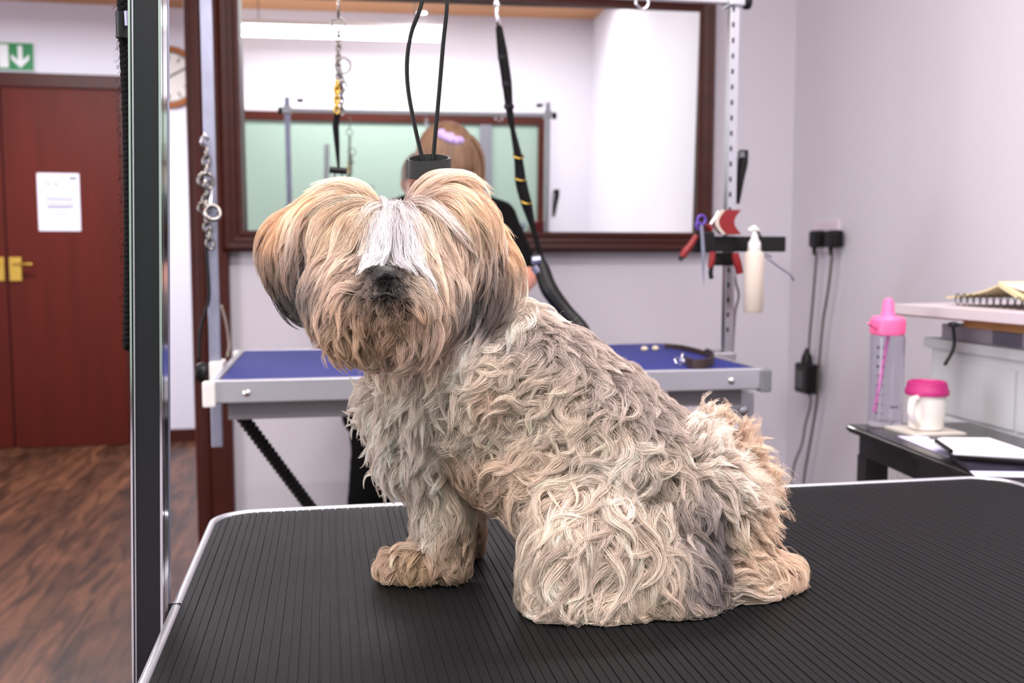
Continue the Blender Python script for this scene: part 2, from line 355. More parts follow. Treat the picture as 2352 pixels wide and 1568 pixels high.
# ribbed rubber mat: flat ribs parted by alternating wide and narrow grooves
bm = bmesh.new(); x = NX0+.006; gi = 0; rowpts = []
def clipY(x):
    e = 0
    for xe in (NX0+.006, NX1-.006):
        dd = abs(x-xe)
        if dd < RC: e = RC-math.sqrt(max(0, RC*RC-(RC-dd)**2))
    return NY0+.006+e, NY1-.006-e
prof = []
while x < NX1-.007:
    gw = .0019 if gi % 2 else .0010
    prof += [(x, 0), (x+.0085-gw, 0), (x+.0085-gw*.8, -.0018 if gi % 2 else -.0011), (x+.0085-gw*.2, -.0018 if gi % 2 else -.0011)]
    x += .0085; gi += 1
prev = None
for i, (x, dz) in enumerate(prof):
    x = min(x, NX1-.006); a, b2 = clipY(x); cur = (bm.verts.new((x, a, TZ+dz)), bm.verts.new((x, b2, TZ+dz)))
    if prev:
        f_ = bm.faces.new((prev[0], cur[0], cur[1], prev[1])); f_.material_index = 1 if (dz < 0 or prof[i-1][1] < 0) else 0
    prev = cur
r_ = bmesh.ops.extrude_edge_only(bm, edges=[e for e in bm.edges if e.is_boundary])
for v in r_['geom']:
    if isinstance(v, bmesh.types.BMVert): v.co.z = TZ-.005
new_obj('ribbed_mat', bm, [MATR, MATR2], t)
# aluminium rim
bm = bmesh.new(); P = rr_outline(NX0, NX1, NY0, NY1, RC, 10)
sec = [(-.004, -.032), (-.004, -.004), (-.001, .0022), (.003, .003), (.0065, .0015), (.0065, -.006)]; n = len(P); rows = []
for k, (x, y) in enumerate(P):
    p0, p1 = Vector(P[k-1]), Vector(P[(k+1) % n]); tt = (p1-p0).normalized(); inn = Vector((-tt.y, tt.x))
    rows.append([bm.verts.new((x+inn.x*a, y+inn.y*a, TZ+z)) for a, z in sec])
for k in range(n):
    for j in range(len(sec)-1): bm.faces.new((rows[k][j], rows[(k+1) % n][j], rows[(k+1) % n][j+1], rows[k][j+1]))
new_obj('rim', bm, ALU, t, smooth=True)
bx('rim_joint', (NX0-.005, .975, TZ-.03), (NX0+.0068, .9757, TZ+.0034), BLACK, t)
for sx in (NX0+.12, NX1-.12):
    bx('leg', (sx-.025, .45, .0), (sx+.025, .50, TZ-.03), STEEL, t); bx('leg', (sx-.025, 1.16, .0), (sx+.025, 1.21, TZ-.03), STEEL, t)
bx('cross_rail', (NX0+.10, .80, .18), (NX1-.10, .84, .22), STEEL, t); 
for sx in (NX0+.12, NX1-.12): bx('side_rail', (sx-.02, .50, .18), (sx+.02, 1.16, .22), STEEL, t)

# near post (black faced aluminium profile, leaning slightly)
t = thing('grooming_post', (-.19, .99, .42), 'tall black and silver metal post clamped to the near table edge', 'post')
pb = Vector((-.1868, .985, .42)); pt = Vector((-.1556, .985, 1.62))
def leaning(name, dx0, dx1, dy0, dy1, m, bev=0):
    bm = bmesh.new(); c = [(dx0, dy0), (dx1, dy0), (dx1, dy1), (dx0, dy1)]
    A = [bm.verts.new(pb+Vector((a, b, 0))) for a, b in c]; B = [bm.verts.new(pt+Vector((a, b, 0))) for a, b in c]
    for k in range(4): bm.faces.new((A[k], A[(k+1) % 4], B[(k+1) % 4], B[k]))
    bm.faces.new(A[::-1]); bm.faces.new(B)
    if bev: bmesh.ops.bevel(bm, geom=bm.edges[:], offset=bev, segments=2, affect='EDGES')
    return new_obj(name, bm, m, t)
PB2 = mat('black_lacquer', (17, 17, 22), .34, 0, bump=.15, bscale=20, stretch=(1, 1, .1))
leaning('core', -.013, .0135, .003, .055, STEEL, .0015)
leaning('face_panel', -.0115, .0125, -.0005, .0035, PB2)
leaning('edge_strip', -.0140, -.0120, -.003, .01, CHROME, .0006)
leaning('edge_strip', -.0108, -.0094, -.0022, .002, ALU, .0004)
leaning('edge_strip', .0128, .0152, -.002, .006, CHROME, .0006)
leaning('side_strip', .0134, .0152, .010, .034, CHROME, .0005)
leaning('side_strip', .0134, .0148, .040, .052, GALV, .0005)
bx('clamp', (-.164, .95, .64), (-.1565, 1.04, .70), BLACK, t, bev=.002)

# black braided lead hanging behind the post
t = thing('braided_lead', (-.2, 1.10, .9), 'fuzzy black braided lead hanging beside the near metal post', 'lead')
bm = bmesh.new(); top = at(284, -60, 1.10); bot = at(300, 800, 1.10)
for s in range(3):
    P = []
    for k in range(260):
        u = k/259; c = top.lerp(bot, u)+Vector((.004*math.sin(u*PI), 0, 0)); a = u*2*PI*22+s*2*PI/3
        P.append(c+Vector((math.cos(a)*.0042, math.sin(2*a)*.0028, 0)))
    tube(bm, P, .0042, 7)
new_obj('braid', bm, FABBLK, t, smooth=True)
bm = bmesh.new(); rg = random.Random(3)
for k in range(260):
    u = rg.random(); c = top.lerp(bot, u)+Vector((-.003*rg.random()-.005, rg.uniform(-.005, .005), 0)); d = Vector((-rg.uniform(.0005, .0025), rg.uniform(-.003, .003), rg.uniform(-.003, .003)))
    tube(bm, [c, c+d*.6, c+d+Vector((0, 0, -.001))], .00018, 3, cap=False)
new_obj('loose_fibres', bm, FABBLK, t)
a, b2 = at(280, 28, 1.09), at(281, 88, 1.09)
tb('end_cap', [a, b2], .0062, BLACK, t, 14); tb('metal_clip', [at(291, 26, 1.085), at(293, 60, 1.085)], .003, GALV, t, 8)

# noose over the dog's head
t = thing('grooming_noose', at(985, 390, .97), 'black cord grooming noose with rubber slider above the dog head', 'lead')
Yn = .97
tb('cord', [at(985, -130, Yn+.01), at(970, 0, Yn), at(945, 75, Yn), at(935, 140, Yn), at(938, 210, Yn), at(955, 300, Yn), at(973, 376, Yn)], .0021, BLACK, t, 10, 8)
tb('cord', [at(1022, -130, Yn+.01), at(1027, 0, Yn), at(1018, 100, Yn), at(1008, 220, Yn), at(998, 330, Yn), at(995, 376, Yn)], .0021, BLACK, t, 10, 8)
tb('lower_cord', [at(993, 385, Yn), at(1000, 412, Yn), at(1010, 450, Yn+.02), at(1050, 520, Yn+.06)], .0021, GREYM, t, 8, 6)
bm = bmesh.new(); c = at(985, 385, Yn); pts = []
for k in range(36):
    a = 2*PI*k/36; pts.append(Vector((math.cos(a)*.0215*(1 if abs(math.cos(a)) < .8 else 1.02), math.sin(a)*.008, 0)))
hh = lambda x: (.0085 + .0012*math.cos(x*50), -.0085 + .004*max(0, (x+.004)/.02)**2)
O, I = [], []
for s_, lst in ((1.0, O), (.88, I)):
    for p in pts:
        top_, bo_ = hh(p.x); q = Vector((p.x*s_, p.y*(s_ if s_ == 1 else .72), 0))
        tilt = p.x*.05+p.y*.5
        lst.append((bm.verts.new(c+q+Vector((0, 0, top_+tilt))), bm.verts.new(c+q+Vector((0, 0, bo_+tilt)))))
n = 36
for k in range(n):
    j = (k+1) % n; bm.faces.new((O[k][0], O[j][0], O[j][1], O[k][1])); bm.faces.new((I[k][0], I[j][0], I[j][1], I[k][1])); bm.faces.new((O[k][0], O[j][0], I[j][0], I[k][0])); bm.faces.new((O[k][1], O[j][1], I[j][1], I[k][1]))
new_obj('slider', bm, RUBBER, t, smooth='auto')
bx('slider_web', c+Vector((-.012, -.0055, -.003)), c+Vector((.012, .0055, .001)), RUBBER, t)

# ---------------------------------------------------------------- blue grooming table
BZ = .84; BX0, BX1, BY0, BY1 = -.222, .922, 1.965, 2.60
BLUE = mat('blue_rubber', (36, 43, 116), .6, spec=.2, bump=.25, bscale=300, var=.06, vscale=20)
t = thing('grooming_table', (.35, 2.28, 0), 'blue topped folding grooming table with aluminium edge below the mirror', 'table')
bx('blue_mat', (BX0+.014, BY0+.006, BZ-.003), (BX1-.014, BY1-.006, BZ), BLUE, t)
bm = bmesh.new(); e = .014
box(bm, ((BX0+BX1)/2, BY0, BZ-.021), (BX1-BX0, e, .046), bev=.003); box(bm, ((BX0+BX1)/2, BY1, BZ-.021), (BX1-BX0, e, .046), bev=.003)
box(bm, (BX0+.004, (BY0+BY1)/2, BZ-.021), (e, BY1-BY0-.01, .046), bev=.003); box(bm, (BX1-.004, (BY0+BY1)/2, BZ-.021), (e, BY1-BY0-.01, .046), bev=.003)
new_obj('rim', bm, ALU, t)
bx('board', (BX0+.012, BY0+.008, BZ-.03), (BX1-.012, BY1-.008, BZ-.0035), GREYM, t)
UND = mat('grey_under_rail', (120, 116, 120), .5, .5)
bm = bmesh.new(); box(bm, ((BX0+BX1)/2-.005, BY0+.045, BZ-.063), (BX1-BX0-.06, .03, .038)); box(bm, ((BX0+BX1)/2-.005, BY1-.045, BZ-.063), (BX1-BX0-.06, .03, .038))
new_obj('under_rail', bm, UND, t)
for xx in (BX0+.065, BX1-.075): lt('bolt', [(0, .0), (.007, 0), (.007, .003), (.003, .006), (0, .006)], (xx, BY0-.007, BZ-.024), CHROME, t, 14, 'Y')
for (xx, yy, s_) in ((BX0-.006, BY0-.006, 1), (BX1+.003, BY0-.004, 1), (BX0-.006, BY1, 1), (BX1+.003, BY1, 1)): bx('corner_cap', (xx-.012, yy-.01, BZ-.05), (xx+.012, yy+.02, BZ-.0005), WHITEP if xx < 0 else GREYM, t, bev=.004)
tb('folding_leg', [at(527, 918, 2.03), (.16, 2.35, .18), (.20, 2.37, .025)], .011, BLACK, t, 10)
bm = bmesh.new(); p0, p1 = at(527, 918, 2.03), Vector((.16, 2.35, .18)); n = 60
for k in range(n): 
    c_ = p0.lerp(p1, k/n); ring(bm, c_, .0125, .0022, p1-p0, n=10, seg=5)
new_obj('spring_coil', bm, BLACK, t)
# right end leg bracket
bm = bmesh.new(); q = at(1655, 900, 2.03); q2 = at(1727, 962, 2.03)
box(bm, ((q.x+q2.x)/2+.012, 2.045, (q.z+q2.z)/2), (abs(q2.x-q.x)*.75, .04, .062), bev=.003)
new_obj('leg_bracket', bm, ALU, t)
bm = bmesh.new(); box(bm, (.86, 2.045, .727), (.06, .045, .006)); new_obj('bracket_foot', bm, BLACK, t)
lt('bolt', [(0, 0), (.011, 0), (.011, .006), (.006, .009), (0, .009)], at(1707, 943, 2.024), STEEL, t, 16, 'Y')
tb('folding_leg', [at(1678, 905, 2.06), at(1672, 945, 2.06), at(1640, 975, 2.06), (.62, 2.2, .2), (.60, 2.22, .02)], .012, STEEL, t, 10)
tb('folding_leg', [(.86, 2.05, .73), (.80, 2.08, .62), (.55, 2.5, .02)], .012, STEEL, t, 10)
bx('foot_bar', (.14, 2.2, .0), (.62, 2.24, .03), STEEL, t); bx('foot_bar', (.14, 2.46, .0), (.62, 2.52, .03), STEEL, t)

# H-frame arm over the blue table
t = thing('overhead_frame', (.36, 2.3, BZ), 'silver overhead grooming arm with two posts clamped on the blue table', 'grooming frame')
ZB = 1.700
def post(x, z0, m, w=.012):
    bm = bmesh.new(); box(bm, (x, 2.3, (z0+1.76)/2), (w*2, .024, 1.76-z0), bev=.002); return new_obj('post', bm, m, t)
p1 = post(-.252, .648, GALV); p2 = post(.982, .82, STEEL)
bm = bmesh.new()
for k in range(22): box(bm, (.982-.005, 2.2875, .9+k*.037), (.005, .002, .012))
join(p2, new_obj('adjustment_slots', bm, BLACK, t))
bm = bmesh.new(); box(bm, (.365, 2.3, ZB), (1.27, .018, .018), bev=.002); new_obj('crossbar', bm, STEEL, t)
for xx in (-.252, .982):
    bx('corner_clamp', (xx-.02, 2.275, ZB-.016), (xx+.02, 2.325, ZB+.018), STEEL, t, bev=.003)
    lt('clamp_knob', [(.004, 0), (.016, .004), (.018, .012), (.016, .02), (0, .022)], (xx+(.022 if xx > 0 else -.044), 2.3, ZB-.002), BLACK, t, 16, 'X')
    lt('clamp_knob', [(0, 0), (.016, .004), (.018, .012), (.016, .018), (0, .02)], (xx-.04*(1 if xx > 0 else -1.5), 2.3, ZB+.035), BLACK, t, 16, 'Z')
bx('table_clamp', (-.262, 2.26, BZ-.052), (-.232, 2.34, BZ+.006), WHITEP, t, bev=.004)
bx('table_clamp', (.926, 2.26, BZ-.052), (.99, 2.34, BZ+.006), STEEL, t, bev=.004)
lt('clamp_knob', [(.005, 0), (.02, .004), (.024, .016), (.02, .026), (0, .028)], (-.296, 2.29, BZ-.02), BLACK, t, 10, 'X')
tb('clamp_lever', [at(478, 880, 2.27), at(462, 860, 2.26), at(455, 848, 2.26)], .007, BLACK, t, 8)

# chain noose hanging from the crossbar
t = thing('chain_noose', at(778, 0, 2.3), 'steel and brass chain with black noose and slider hanging at left', 'chain')
bm = bmesh.new(); a = at(778, -20, 2.3)
tube(bm, [a, at(777, 42, 2.3)], .003, 8); ring(bm, at(777, 57, 2.3), .0155, .0022, (.1, -1, 0)); chain(bm, at(778, 72, 2.3), at(776, 215, 2.3), .011, .0085, .0022)
ring(bm, at(788, 150, 2.295), .0175, .0023, (.2, -1, 0)); ring(bm, at(787, 197, 2.295), .011, .002, (.5, -1, 0)); chain(bm, at(784, 165, 2.3), at(785, 262, 2.3), .012, .009, .002)
new_obj('steel_links', bm, CHAINM, t, smooth=True)
bm = bmesh.new(); chain(bm, at(774, 188, 2.29), at(773, 258, 2.29), .011, .009, .0028); new_obj('brass_links', bm, BRASS, t, smooth=True)
tb('cord', [at(775, 258, 2.3), at(771, 290, 2.3), at(774, 330, 2.3), at(778, 388, 2.3)], [.007, .0075, .006, .003], FABBLK, t, 8)
tb('slider', [at(757, 390, 2.3), at(797, 393, 2.3)], .0075, BLACK, t, 12)
tb('loop', [at(771, 396, 2.3), at(762, 425, 2.3), at(755, 470, 2.3), at(775, 500, 2.3), at(797, 470, 2.3), at(790, 425, 2.3), at(784, 396, 2.3)], .0022, GREYM, t, 8, 6)

# long black strap with rings and padded sleeve
t = thing('restraint_strap', at(1140, 0, 2.3), 'long black strap with metal rings slanting down behind the dog', 'strap')
bm = bmesh.new(); tube(bm, [at(1139, -20, 2.3), at(1141, 30, 2.3), at(1146, 62, 2.3)], [.006, .004, .006], 8); ring(bm, at(1141, 10, 2.3), .009, .002, (1, -1, 0)); ring(bm, at(1143, 45, 2.3), .008, .002, (1, -.3, 0), .6)
new_obj('clip', bm, CHROME, t, smooth=True)
SP = [at(1146, 62, 2.3), at(1154, 120, 2.3), at(1164, 190, 2.3), at(1170, 250, 2.3), at(1178, 300, 2.3), at(1190, 360, 2.3), at(1197, 420, 2.3), at(1210, 470, 2.3), at(1226, 530, 2.3), at(1243, 592, 2.3)]
tb('strap', SP, [.008, .012, .012, .009, .006, .010, .014, .013, .006, .007], FABBLK, t, 10, 5)
for (px, py) in ((1155, 132), (1164, 193), (1169, 245)): ellip = lt('collar', [(0, -.006), (.012, -.005), (.013, .004), (0, .006)], at(px, py, 2.3), BLACK, t, 12)
for (px, py) in ((1191, 358), (1195, 409), (1209, 462)):
    bm = bmesh.new(); ring(bm, at(px, py, 2.295), .0125, .0018, (.2, -1, 1.5)); new_obj('ring', bm, BRASS, t, smooth=True)
tb('padded_sleeve', [at(1232, 588, 2.3), at(1245, 620, 2.29), at(1262, 665, 2.27), at(1300, 715, 2.25), at(1340, 757, 2.22), at(1356, 800, 2.2)], [.014, .020, .021, .018, .015, .008], BLACK, t, 12, 5)
bm = bmesh.new(); tube(bm, [at(1222, 598, 2.28), at(1240, 596, 2.28)], .010, 8); tube(bm, [at(1226, 612, 2.28), at(1236, 625, 2.28)], .009, 8); new_obj('buckle', bm, GALV, t)

# loose ring on crossbar
t = bmesh.new(); ring(t, at(1475, 4, 2.29), .0165, .003, (.1, -1, 0)); tube(t, [at(1475, -22, 2.29), at(1475, -8, 2.29)], .003, 8)
tag(new_obj('hanging_ring', t, CHROME, smooth=True), 'single metal ring hanging from the bar near the mirror top', 'ring')

# heavy chain on left post
t = thing('spare_chain', at(475, 320, 2.26), 'bunch of steel chain links hanging on the left blue table post', 'chain')
bm = bmesh.new(); tube(bm, [at(475, 345, 2.27), at(462, 325, 2.26), at(470, 308, 2.26), at(478, 322, 2.26)], .005, 8)
new_obj('hook', bm, STEEL, t, smooth=True)
bm = bmesh.new(); chain(bm, at(474, 340, 2.265), at(474, 400, 2.265), .018, .012, .0042); ring(bm, at(473, 415, 2.26), .016, .0045, (.3, -1, 0)); ring(bm, at(477, 425, 2.255), .009, .004, (.9, -1, 0))
chain(bm, at(476, 435, 2.262), at(470, 480, 2.262), .017, .012, .0036); ring(bm, at(488, 488, 2.25), .0165, .005, (.3, -1, .3)); ring(bm, at(470, 478, 2.26), .013, .0035, (.2, -1, 0))
chain(bm, at(472, 495, 2.262), at(484, 568, 2.262), .017, .013, .0036)
new_obj('steel_links', bm, CHAINM, t, smooth=True)
tb('trigger', [at(487, 430, 2.262), at(486, 470, 2.262)], .005, STEEL, t, 8)
t = bmesh.new(); tube(t, spline([at(472, 545, 2.27), at(476, 600, 2.27), at(480, 680, 2.275), at(470, 720, 2.275), at(459, 765, 2.275), at(457, 830, 2.275)], 6), .0035, 8)
tag(new_obj('black_cable', t, BLACK, smooth=True), 'thin black cable hanging down beside the left post', 'cable')
t = bmesh.new(); tube(t, spline([at(508, 700, 2.45), at(519, 740, 2.45), at(526, 790, 2.45), at(522, 820, 2.42)], 6), .0035, 8)
tag(new_obj('grey_cable', t, mat('grey_cable', (120, 108, 100), .5), smooth=True), 'short grey cable curving behind the left end of the blue table', 'cable')

# tool holder with tools on right post
t = thing('tool_holder', at(1700, 560, 2.27), 'black tool holder plate clamped to the right post', 'tool holder')
yh = 2.252; q0 = at(1600, 542, yh); q1 = at(1805, 580, yh)
bx('plate', (q0.x, yh, q1.z+.002), (q1.x, yh+.03, q0.z), BLACK, t, bev=.003)
q0 = at(1602, 600, 2.25); q1 = at(1690, 610, 2.25); bx('bracket', (at(1646, 610, 2.25).x, 2.262, q1.z), (q1.x, 2.287, at(0, 578, 2.25).z+.0), BLACK, t, bev=.003)
bx('clip_pad', (at(1604, 0, 2.24).x, 2.235, at(1640, 580, 2.24).z), (at(1650, 0, 2.24).x, 2.262, at(1640, 532, 2.24).z), BLACK, t, bev=.005)
# tools
YT = 2.235
t = thing('slicker_brush', at(1680, 515, YT), 'curved red brush with pale back resting on the tool holder', 'brush')
def curved(name, px0, px1, off, th, m):
    dp = .035 if name == 'pad' else .004
    bm = bmesh.new(); n = 14; R_ = []
    for k in range(n+1):
        u = k/n; py = 482+u*56; dx = -18*math.sin(u*PI)**1*.9
        a = at(px0+dx+off, py, YT); b = at(px1+dx+off, py, YT)
        R_.append([bm.verts.new(a+Vector((0, -.008, 0))), bm.verts.new(b+Vector((0, -.008, 0))), bm.verts.new(b+Vector((0, dp, 0))), bm.verts.new(a+Vector((0, dp, 0)))])
    for a, b in zip(R_, R_[1:]):
        for k in range(4): bm.faces.new((a[k], a[(k+1) % 4], b[(k+1) % 4], b[k]))
    bm.faces.new(R_[0]); bm.faces.new(R_[-1][::-1]); return new_obj(name, bm, m, t, smooth='auto')
curved('pad', 1665, 1700, 0, 0, RED); curved('pale_back', 1657, 1664, 0, 0, CREAM)
t = thing('scissors', at(1610, 560, YT), 'scissors with purple finger rings hooked in the tool holder', 'scissors')
bm = bmesh.new(); ring(bm, at(1611, 505, YT-.01), .011, .003, (.2, -1, 0)); ring(bm, at(1604, 518, YT-.01), .008, .003, (.5, -1, 0)); new_obj('finger_rings', bm, PURPLE, t, smooth=True)
tb('blades', [at(1611, 517, YT-.012), at(1615, 580, YT-.012), at(1616, 655, YT-.012)], [.004, .005, .0008], GALV, t, 8)
def red_tool(pts, rad, label, head=None):
    t = thing('comb_handle', at(*pts[0], YT), label, 'grooming tool')
    tb('grip', [at(a, b, YT-.014) for a, b in pts], rad, RED, t, 10, 4)
    if head: tb('tip', [at(a, b, YT-.014) for a, b in head], .006, BLACK, t, 8)
red_tool([(1600, 540), (1588, 560), (1574, 578), (1567, 590)], [.006, .008, .009, .008], 'red handled tool sticking out left of the tool holder', [(1566, 590), (1561, 597)])
red_tool([(1637, 578), (1635, 598), (1631, 615)], [.007, .008, .006], 'black and red clipper tool hanging under the holder', [(1636, 600), (1632, 625), (1634, 640)])
red_tool([(1688, 582), (1694, 605), (1700, 628)], [.009, .010, .008], 'red tool grip hanging beside the white bottle')
t = thing('nail_file', at(1660, 500, YT), 'small steel tool beside the brush back', 'grooming tool'); tb('shaft', [at(1632, 515, YT), at(1650, 486, YT)], .004, STEEL, t, 8); tb('end', [at(1625, 516, YT), at(1634, 528, YT)], .006, RED, t, 8)
# bottle
t = thing('pump_bottle', at(1731, 645, 2.2), 'white pump spray bottle hanging from the tool holder', 'bottle')
zb, zt = at(1731, 717, 2.2).z, at(1731, 580, 2.2).z; cb = at(1731, 650, 2.2); cb.z = 0
lt('body', [(0, zb), (.021, zb), (.0235, zb+.004), (.0235, zt-.006), (.019, zt+.002), (.015, zt+.004), (0, zt+.004)], cb, CREAM, t, 28)
lt('collar', [(.014, zt+.003), (.0155, zt+.006), (.0145, zt+.024), (.009, zt+.032), (.007, zt+.05), (0, zt+.05)], cb, WHITEP, t, 24)
tb('pump_head', [at(1719, 530, 2.2), at(1732, 524, 2.2), at(1742, 531, 2.2)], [.005, .008, .005], WHITEP, t, 10)
tb('trigger', [at(1740, 530, 2.19), at(1748, 545, 2.19)], .0025, BLACK, t, 6)
t = bmesh.new(); q = at(1765, 592, 2.27); tube(t, [at(1757, 588, 2.27), at(1768, 597, 2.27), at(1785, 610, 2.28), at(1815, 630, 2.3), at(1824, 645, 2.3)], .0022, 8); tube(t, [at(1757, 583, 2.27), at(1772, 590, 2.27)], .002, 6)
tag(new_obj('wire_hook', t, GALV, smooth=True), 'thin grey wire hook sticking out under the tool holder', 'hook')
# clippers on post
t = thing('hair_clippers', at(1703, 400, 2.33), 'black cordless clippers hanging on the right post', 'clippers')
tb('body', [at(1708, 345, 2.33), at(1706, 375, 2.33), at(1701, 405, 2.33), at(1697, 440, 2.33), at(1695, 468, 2.33)], [.012, .013, .011, .008, .004], BLACK, t, 12, 4)
tb('blade', [at(1702, 348, 2.32), at(1703, 362, 2.32)], .009, GREYM, t, 8); tb('holder_loop', [at(1692, 360, 2.325), at(1690, 400, 2.325), at(1689, 470, 2.325)], .003, BLACK, t, 8)
t = bmesh.new(); tube(t, spline([at(1686, 615, 2.31), at(1691, 650, 2.31), at(1697, 678, 2.31), at(1690, 710, 2.31), at(1686, 750, 2.31), at(1682, 815, 2.315)], 6), .0038, 8)
tag(new_obj('grey_cable', t, mat('grey_flex', (140, 134, 140), .5), smooth=True), 'grey cable hanging down behind the right post', 'cable')

# items on blue table
t = thing('dog_collar', atz(1600, 838, BZ), 'brown leather dog collar lying curled on the blue table', 'collar')
LEA = mat('brown_leather', (52, 36, 30), .6)
bm = bmesh.new(); P = [atz(1527, 800, BZ), atz(1560, 803, BZ), atz(1600, 812, BZ), atz(1632, 824, BZ), atz(1638, 838, BZ), atz(1620, 846, BZ), atz(1590, 846, BZ), atz(1575, 840, BZ)]
P = spline(P, 6); prev = None; st = []
for i, p in enumerate(P):
    tt = (P[min(i+1, len(P)-1)]-P[max(i-1, 0)]).normalized(); nn = Vector((-tt.y, tt.x, 0))*.0018; h = .021 if i > 15 else .013
    st.append([bm.verts.new((p+nn)+Vector((0, 0, .001))), bm.verts.new((p+nn)+Vector((0, 0, h))), bm.verts.new((p-nn)+Vector((0, 0, h))), bm.verts.new((p-nn)+Vector((0, 0, .001)))])
for a, b in zip(st, st[1:]):
    for k in range(4): bm.faces.new((a[k], a[(k+1) % 4], b[(k+1) % 4], b[k]))
bm.faces.new(st[0]); bm.faces.new(st[-1][::-1]); new_obj('strap', bm, LEA, t, smooth='auto')
bm = bmesh.new(); q = atz(1568, 838, BZ)+Vector((0, 0, .0145)); ring(bm, q, .011, .0022, (1, -.6, 0)); ring(bm, q+Vector((-.012, -.004, -.006)), .009, .0018, (.4, -1, .8)); new_obj('buckle', bm, CHROME, t, smooth=True)
TREAT = mat('pale_biscuit', (214, 198, 170), .8)
for (px, py, lb) in ((1480, 806, 'pale dog treat on the blue table, farther from the collar'), (1505, 805, 'pale dog treat on the blue table, nearer to the collar')):
    bm = bmesh.new(); ellipsoid(bm, atz(px, py, BZ)+Vector((0, 0, .006)), (.0095, .009, .0065), sub=2); tag(new_obj('dog_treat', bm, TREAT, smooth=True), lb, 'treat', 'dog treats on the blue table')

# ---------------------------------------------------------------- wall sockets
t = thing('wall_socket', (XR-.005, 3.28, 1.11), 'white double wall socket on the right wall', 'socket')
bx('faceplate', (XR-.012, 3.185, 1.098), (XR, 3.375, 1.208), mat('socket_white', (214, 200, 214), .4), t, bev=.003)
cabs = []
for i, (px, side) in enumerate(((1874, 0), (1912, 1))):
    p = atx(px, 548, XR-.04)
    t = thing('plug', (XR-.04, p.y, p.z), ('black plug in the left half of the wall socket', 'black plug in the right half of the wall socket')[i], 'plug')
    bx('plug_body', (XR-.055, p.y-.032, p.z-.032), (XR-.0125, p.y+.032, p.z+.030), BLACK, t, bev=.012)
    tb('cord_grip', [(XR-.045, p.y, p.z-.025), (XR-.045, p.y, p.z-.06)], [.010, .005], BLACK, t, 8)
lv = lambda L: [atx(a, b, XR-.045) for a, b in L]
t = bmesh.new(); tube(t, spline(lv([(1876, 580), (1868, 680), (1860, 770), (1858, 810)]), 5), .0045, 8)
CABM = mat('dark_flex', (74, 66, 62), .5)
tag(new_obj('power_cable', t, CABM, smooth=True), 'black cable from the left plug down to the adapter', 'cable')
t = bmesh.new(); tube(t, spline(lv([(1912, 580), (1903, 660), (1890, 740), (1882, 830), (1876, 920), (1862, 1010), (1846, 1105), (1842, 1200)]), 5), .0045, 8)
tag(new_obj('power_cable', t, CABM, smooth=True), 'black cable from the right plug straight down the wall', 'cable')
t = bmesh.new(); tube(t, spline(lv([(1857, 895), (1862, 925), (1850, 975), (1842, 1020), (1826, 1062), (1819, 1105), (1815, 1200)]), 5), .004, 8)
tag(new_obj('power_cable', t, CABM, smooth=True), 'thin wavy cable hanging down below the black adapter', 'cable')
t = thing('power_adapter', atx(1858, 866, XR-.045), 'black power adapter hanging on the cable by the wall', 'adapter')
q = atx(1858, 868, XR-.04); bx('brick', (XR-.075, q.y-.05, q.z-.055), (XR-.025, q.y+.048, q.z+.055), BLACK, t, bev=.008)
tb('strain_relief', [(XR-.045, q.y+.01, q.z+.05), (XR-.045, q.y+.01, q.z+.075), (XR-.045, q.y+.012, q.z+.11)], [.022, .02, .005], BLACK, t, 10)
bx('rating_label', (XR-.0762, q.y-.02, q.z-.035), (XR-.0751, q.y+.03, q.z+.03), mat('grey_label', (70, 70, 74), .5), t)
# radiator low on the right wall
t = thing('radiator', (XR-.06, 2.6, .15), 'white ribbed radiator on the right wall behind the small desk', 'radiator')
bm = bmesh.new()
for k in range(18): box(bm, (XR-.055, 2.22+k*.036, .24), (.05, .026, .44), bev=.006)
box(bm, (XR-.05, 2.53, .24), (.03, .64, .40)); new_obj('panel', bm, mat('radiator_white', (206, 204, 204), .4), t)
tb('pipe', [(XR-.05, 2.25, .10), (XR-.05, 2.25, 0)], .008, WHITEP, t, 8)

# ---------------------------------------------------------------- right desk group
DZ = .72; DK = mat('dark_wood', (18, 12, 13), .3, bump=.1, bscale=40, coat=.3)
t = thing('side_desk', (1.2, 1.7, 0), 'narrow dark wood side table at the right with papers and a mug', 'table')
ang = math.radians(-5.2); O2 = Vector((1.099, 1.929)); ux = Vector((math.cos(ang), math.sin(ang))); uy = Vector((math.sin(-ang), math.cos(ang)))*-1
uy = Vector((-.0915, -.9958)); ux = Vector((.9958, -.0915))
def dk(u, v): p = O2+ux*u+uy*v; return (p.x, p.y)
def dslab(name, u0, u1, v0, v1, z0, z1, m=DK, bev=0):
    bm = bmesh.new(); P = [dk(u0, v0), dk(u1, v0), dk(u1, v1), dk(u0, v1)]
    A = [bm.verts.new((x, y, z0)) for x, y in P]; B = [bm.verts.new((x, y, z1)) for x, y in P]
    for k in range(4): bm.faces.new((A[k], A[(k+1) % 4], B[(k+1) % 4], B[k]))
    bm.faces.new(A[::-1]); bm.faces.new(B)
    if bev: bmesh.ops.bevel(bm, geom=bm.edges[:], offset=bev, segments=3, affect='EDGES')
    return new_obj(name, bm, m, t)
dslab('top', 0, .285, 0, .535, DZ-.016, DZ, bev=.005)
dslab('apron', .022, .262, .022, .51, DZ-.062, DZ-.017)
for a, b in ((.02, .02), (.225, .02), (.02, .47), (.225, .47)): dslab('leg', a, a+.05, b, b+.04, 0, DZ-.0625)
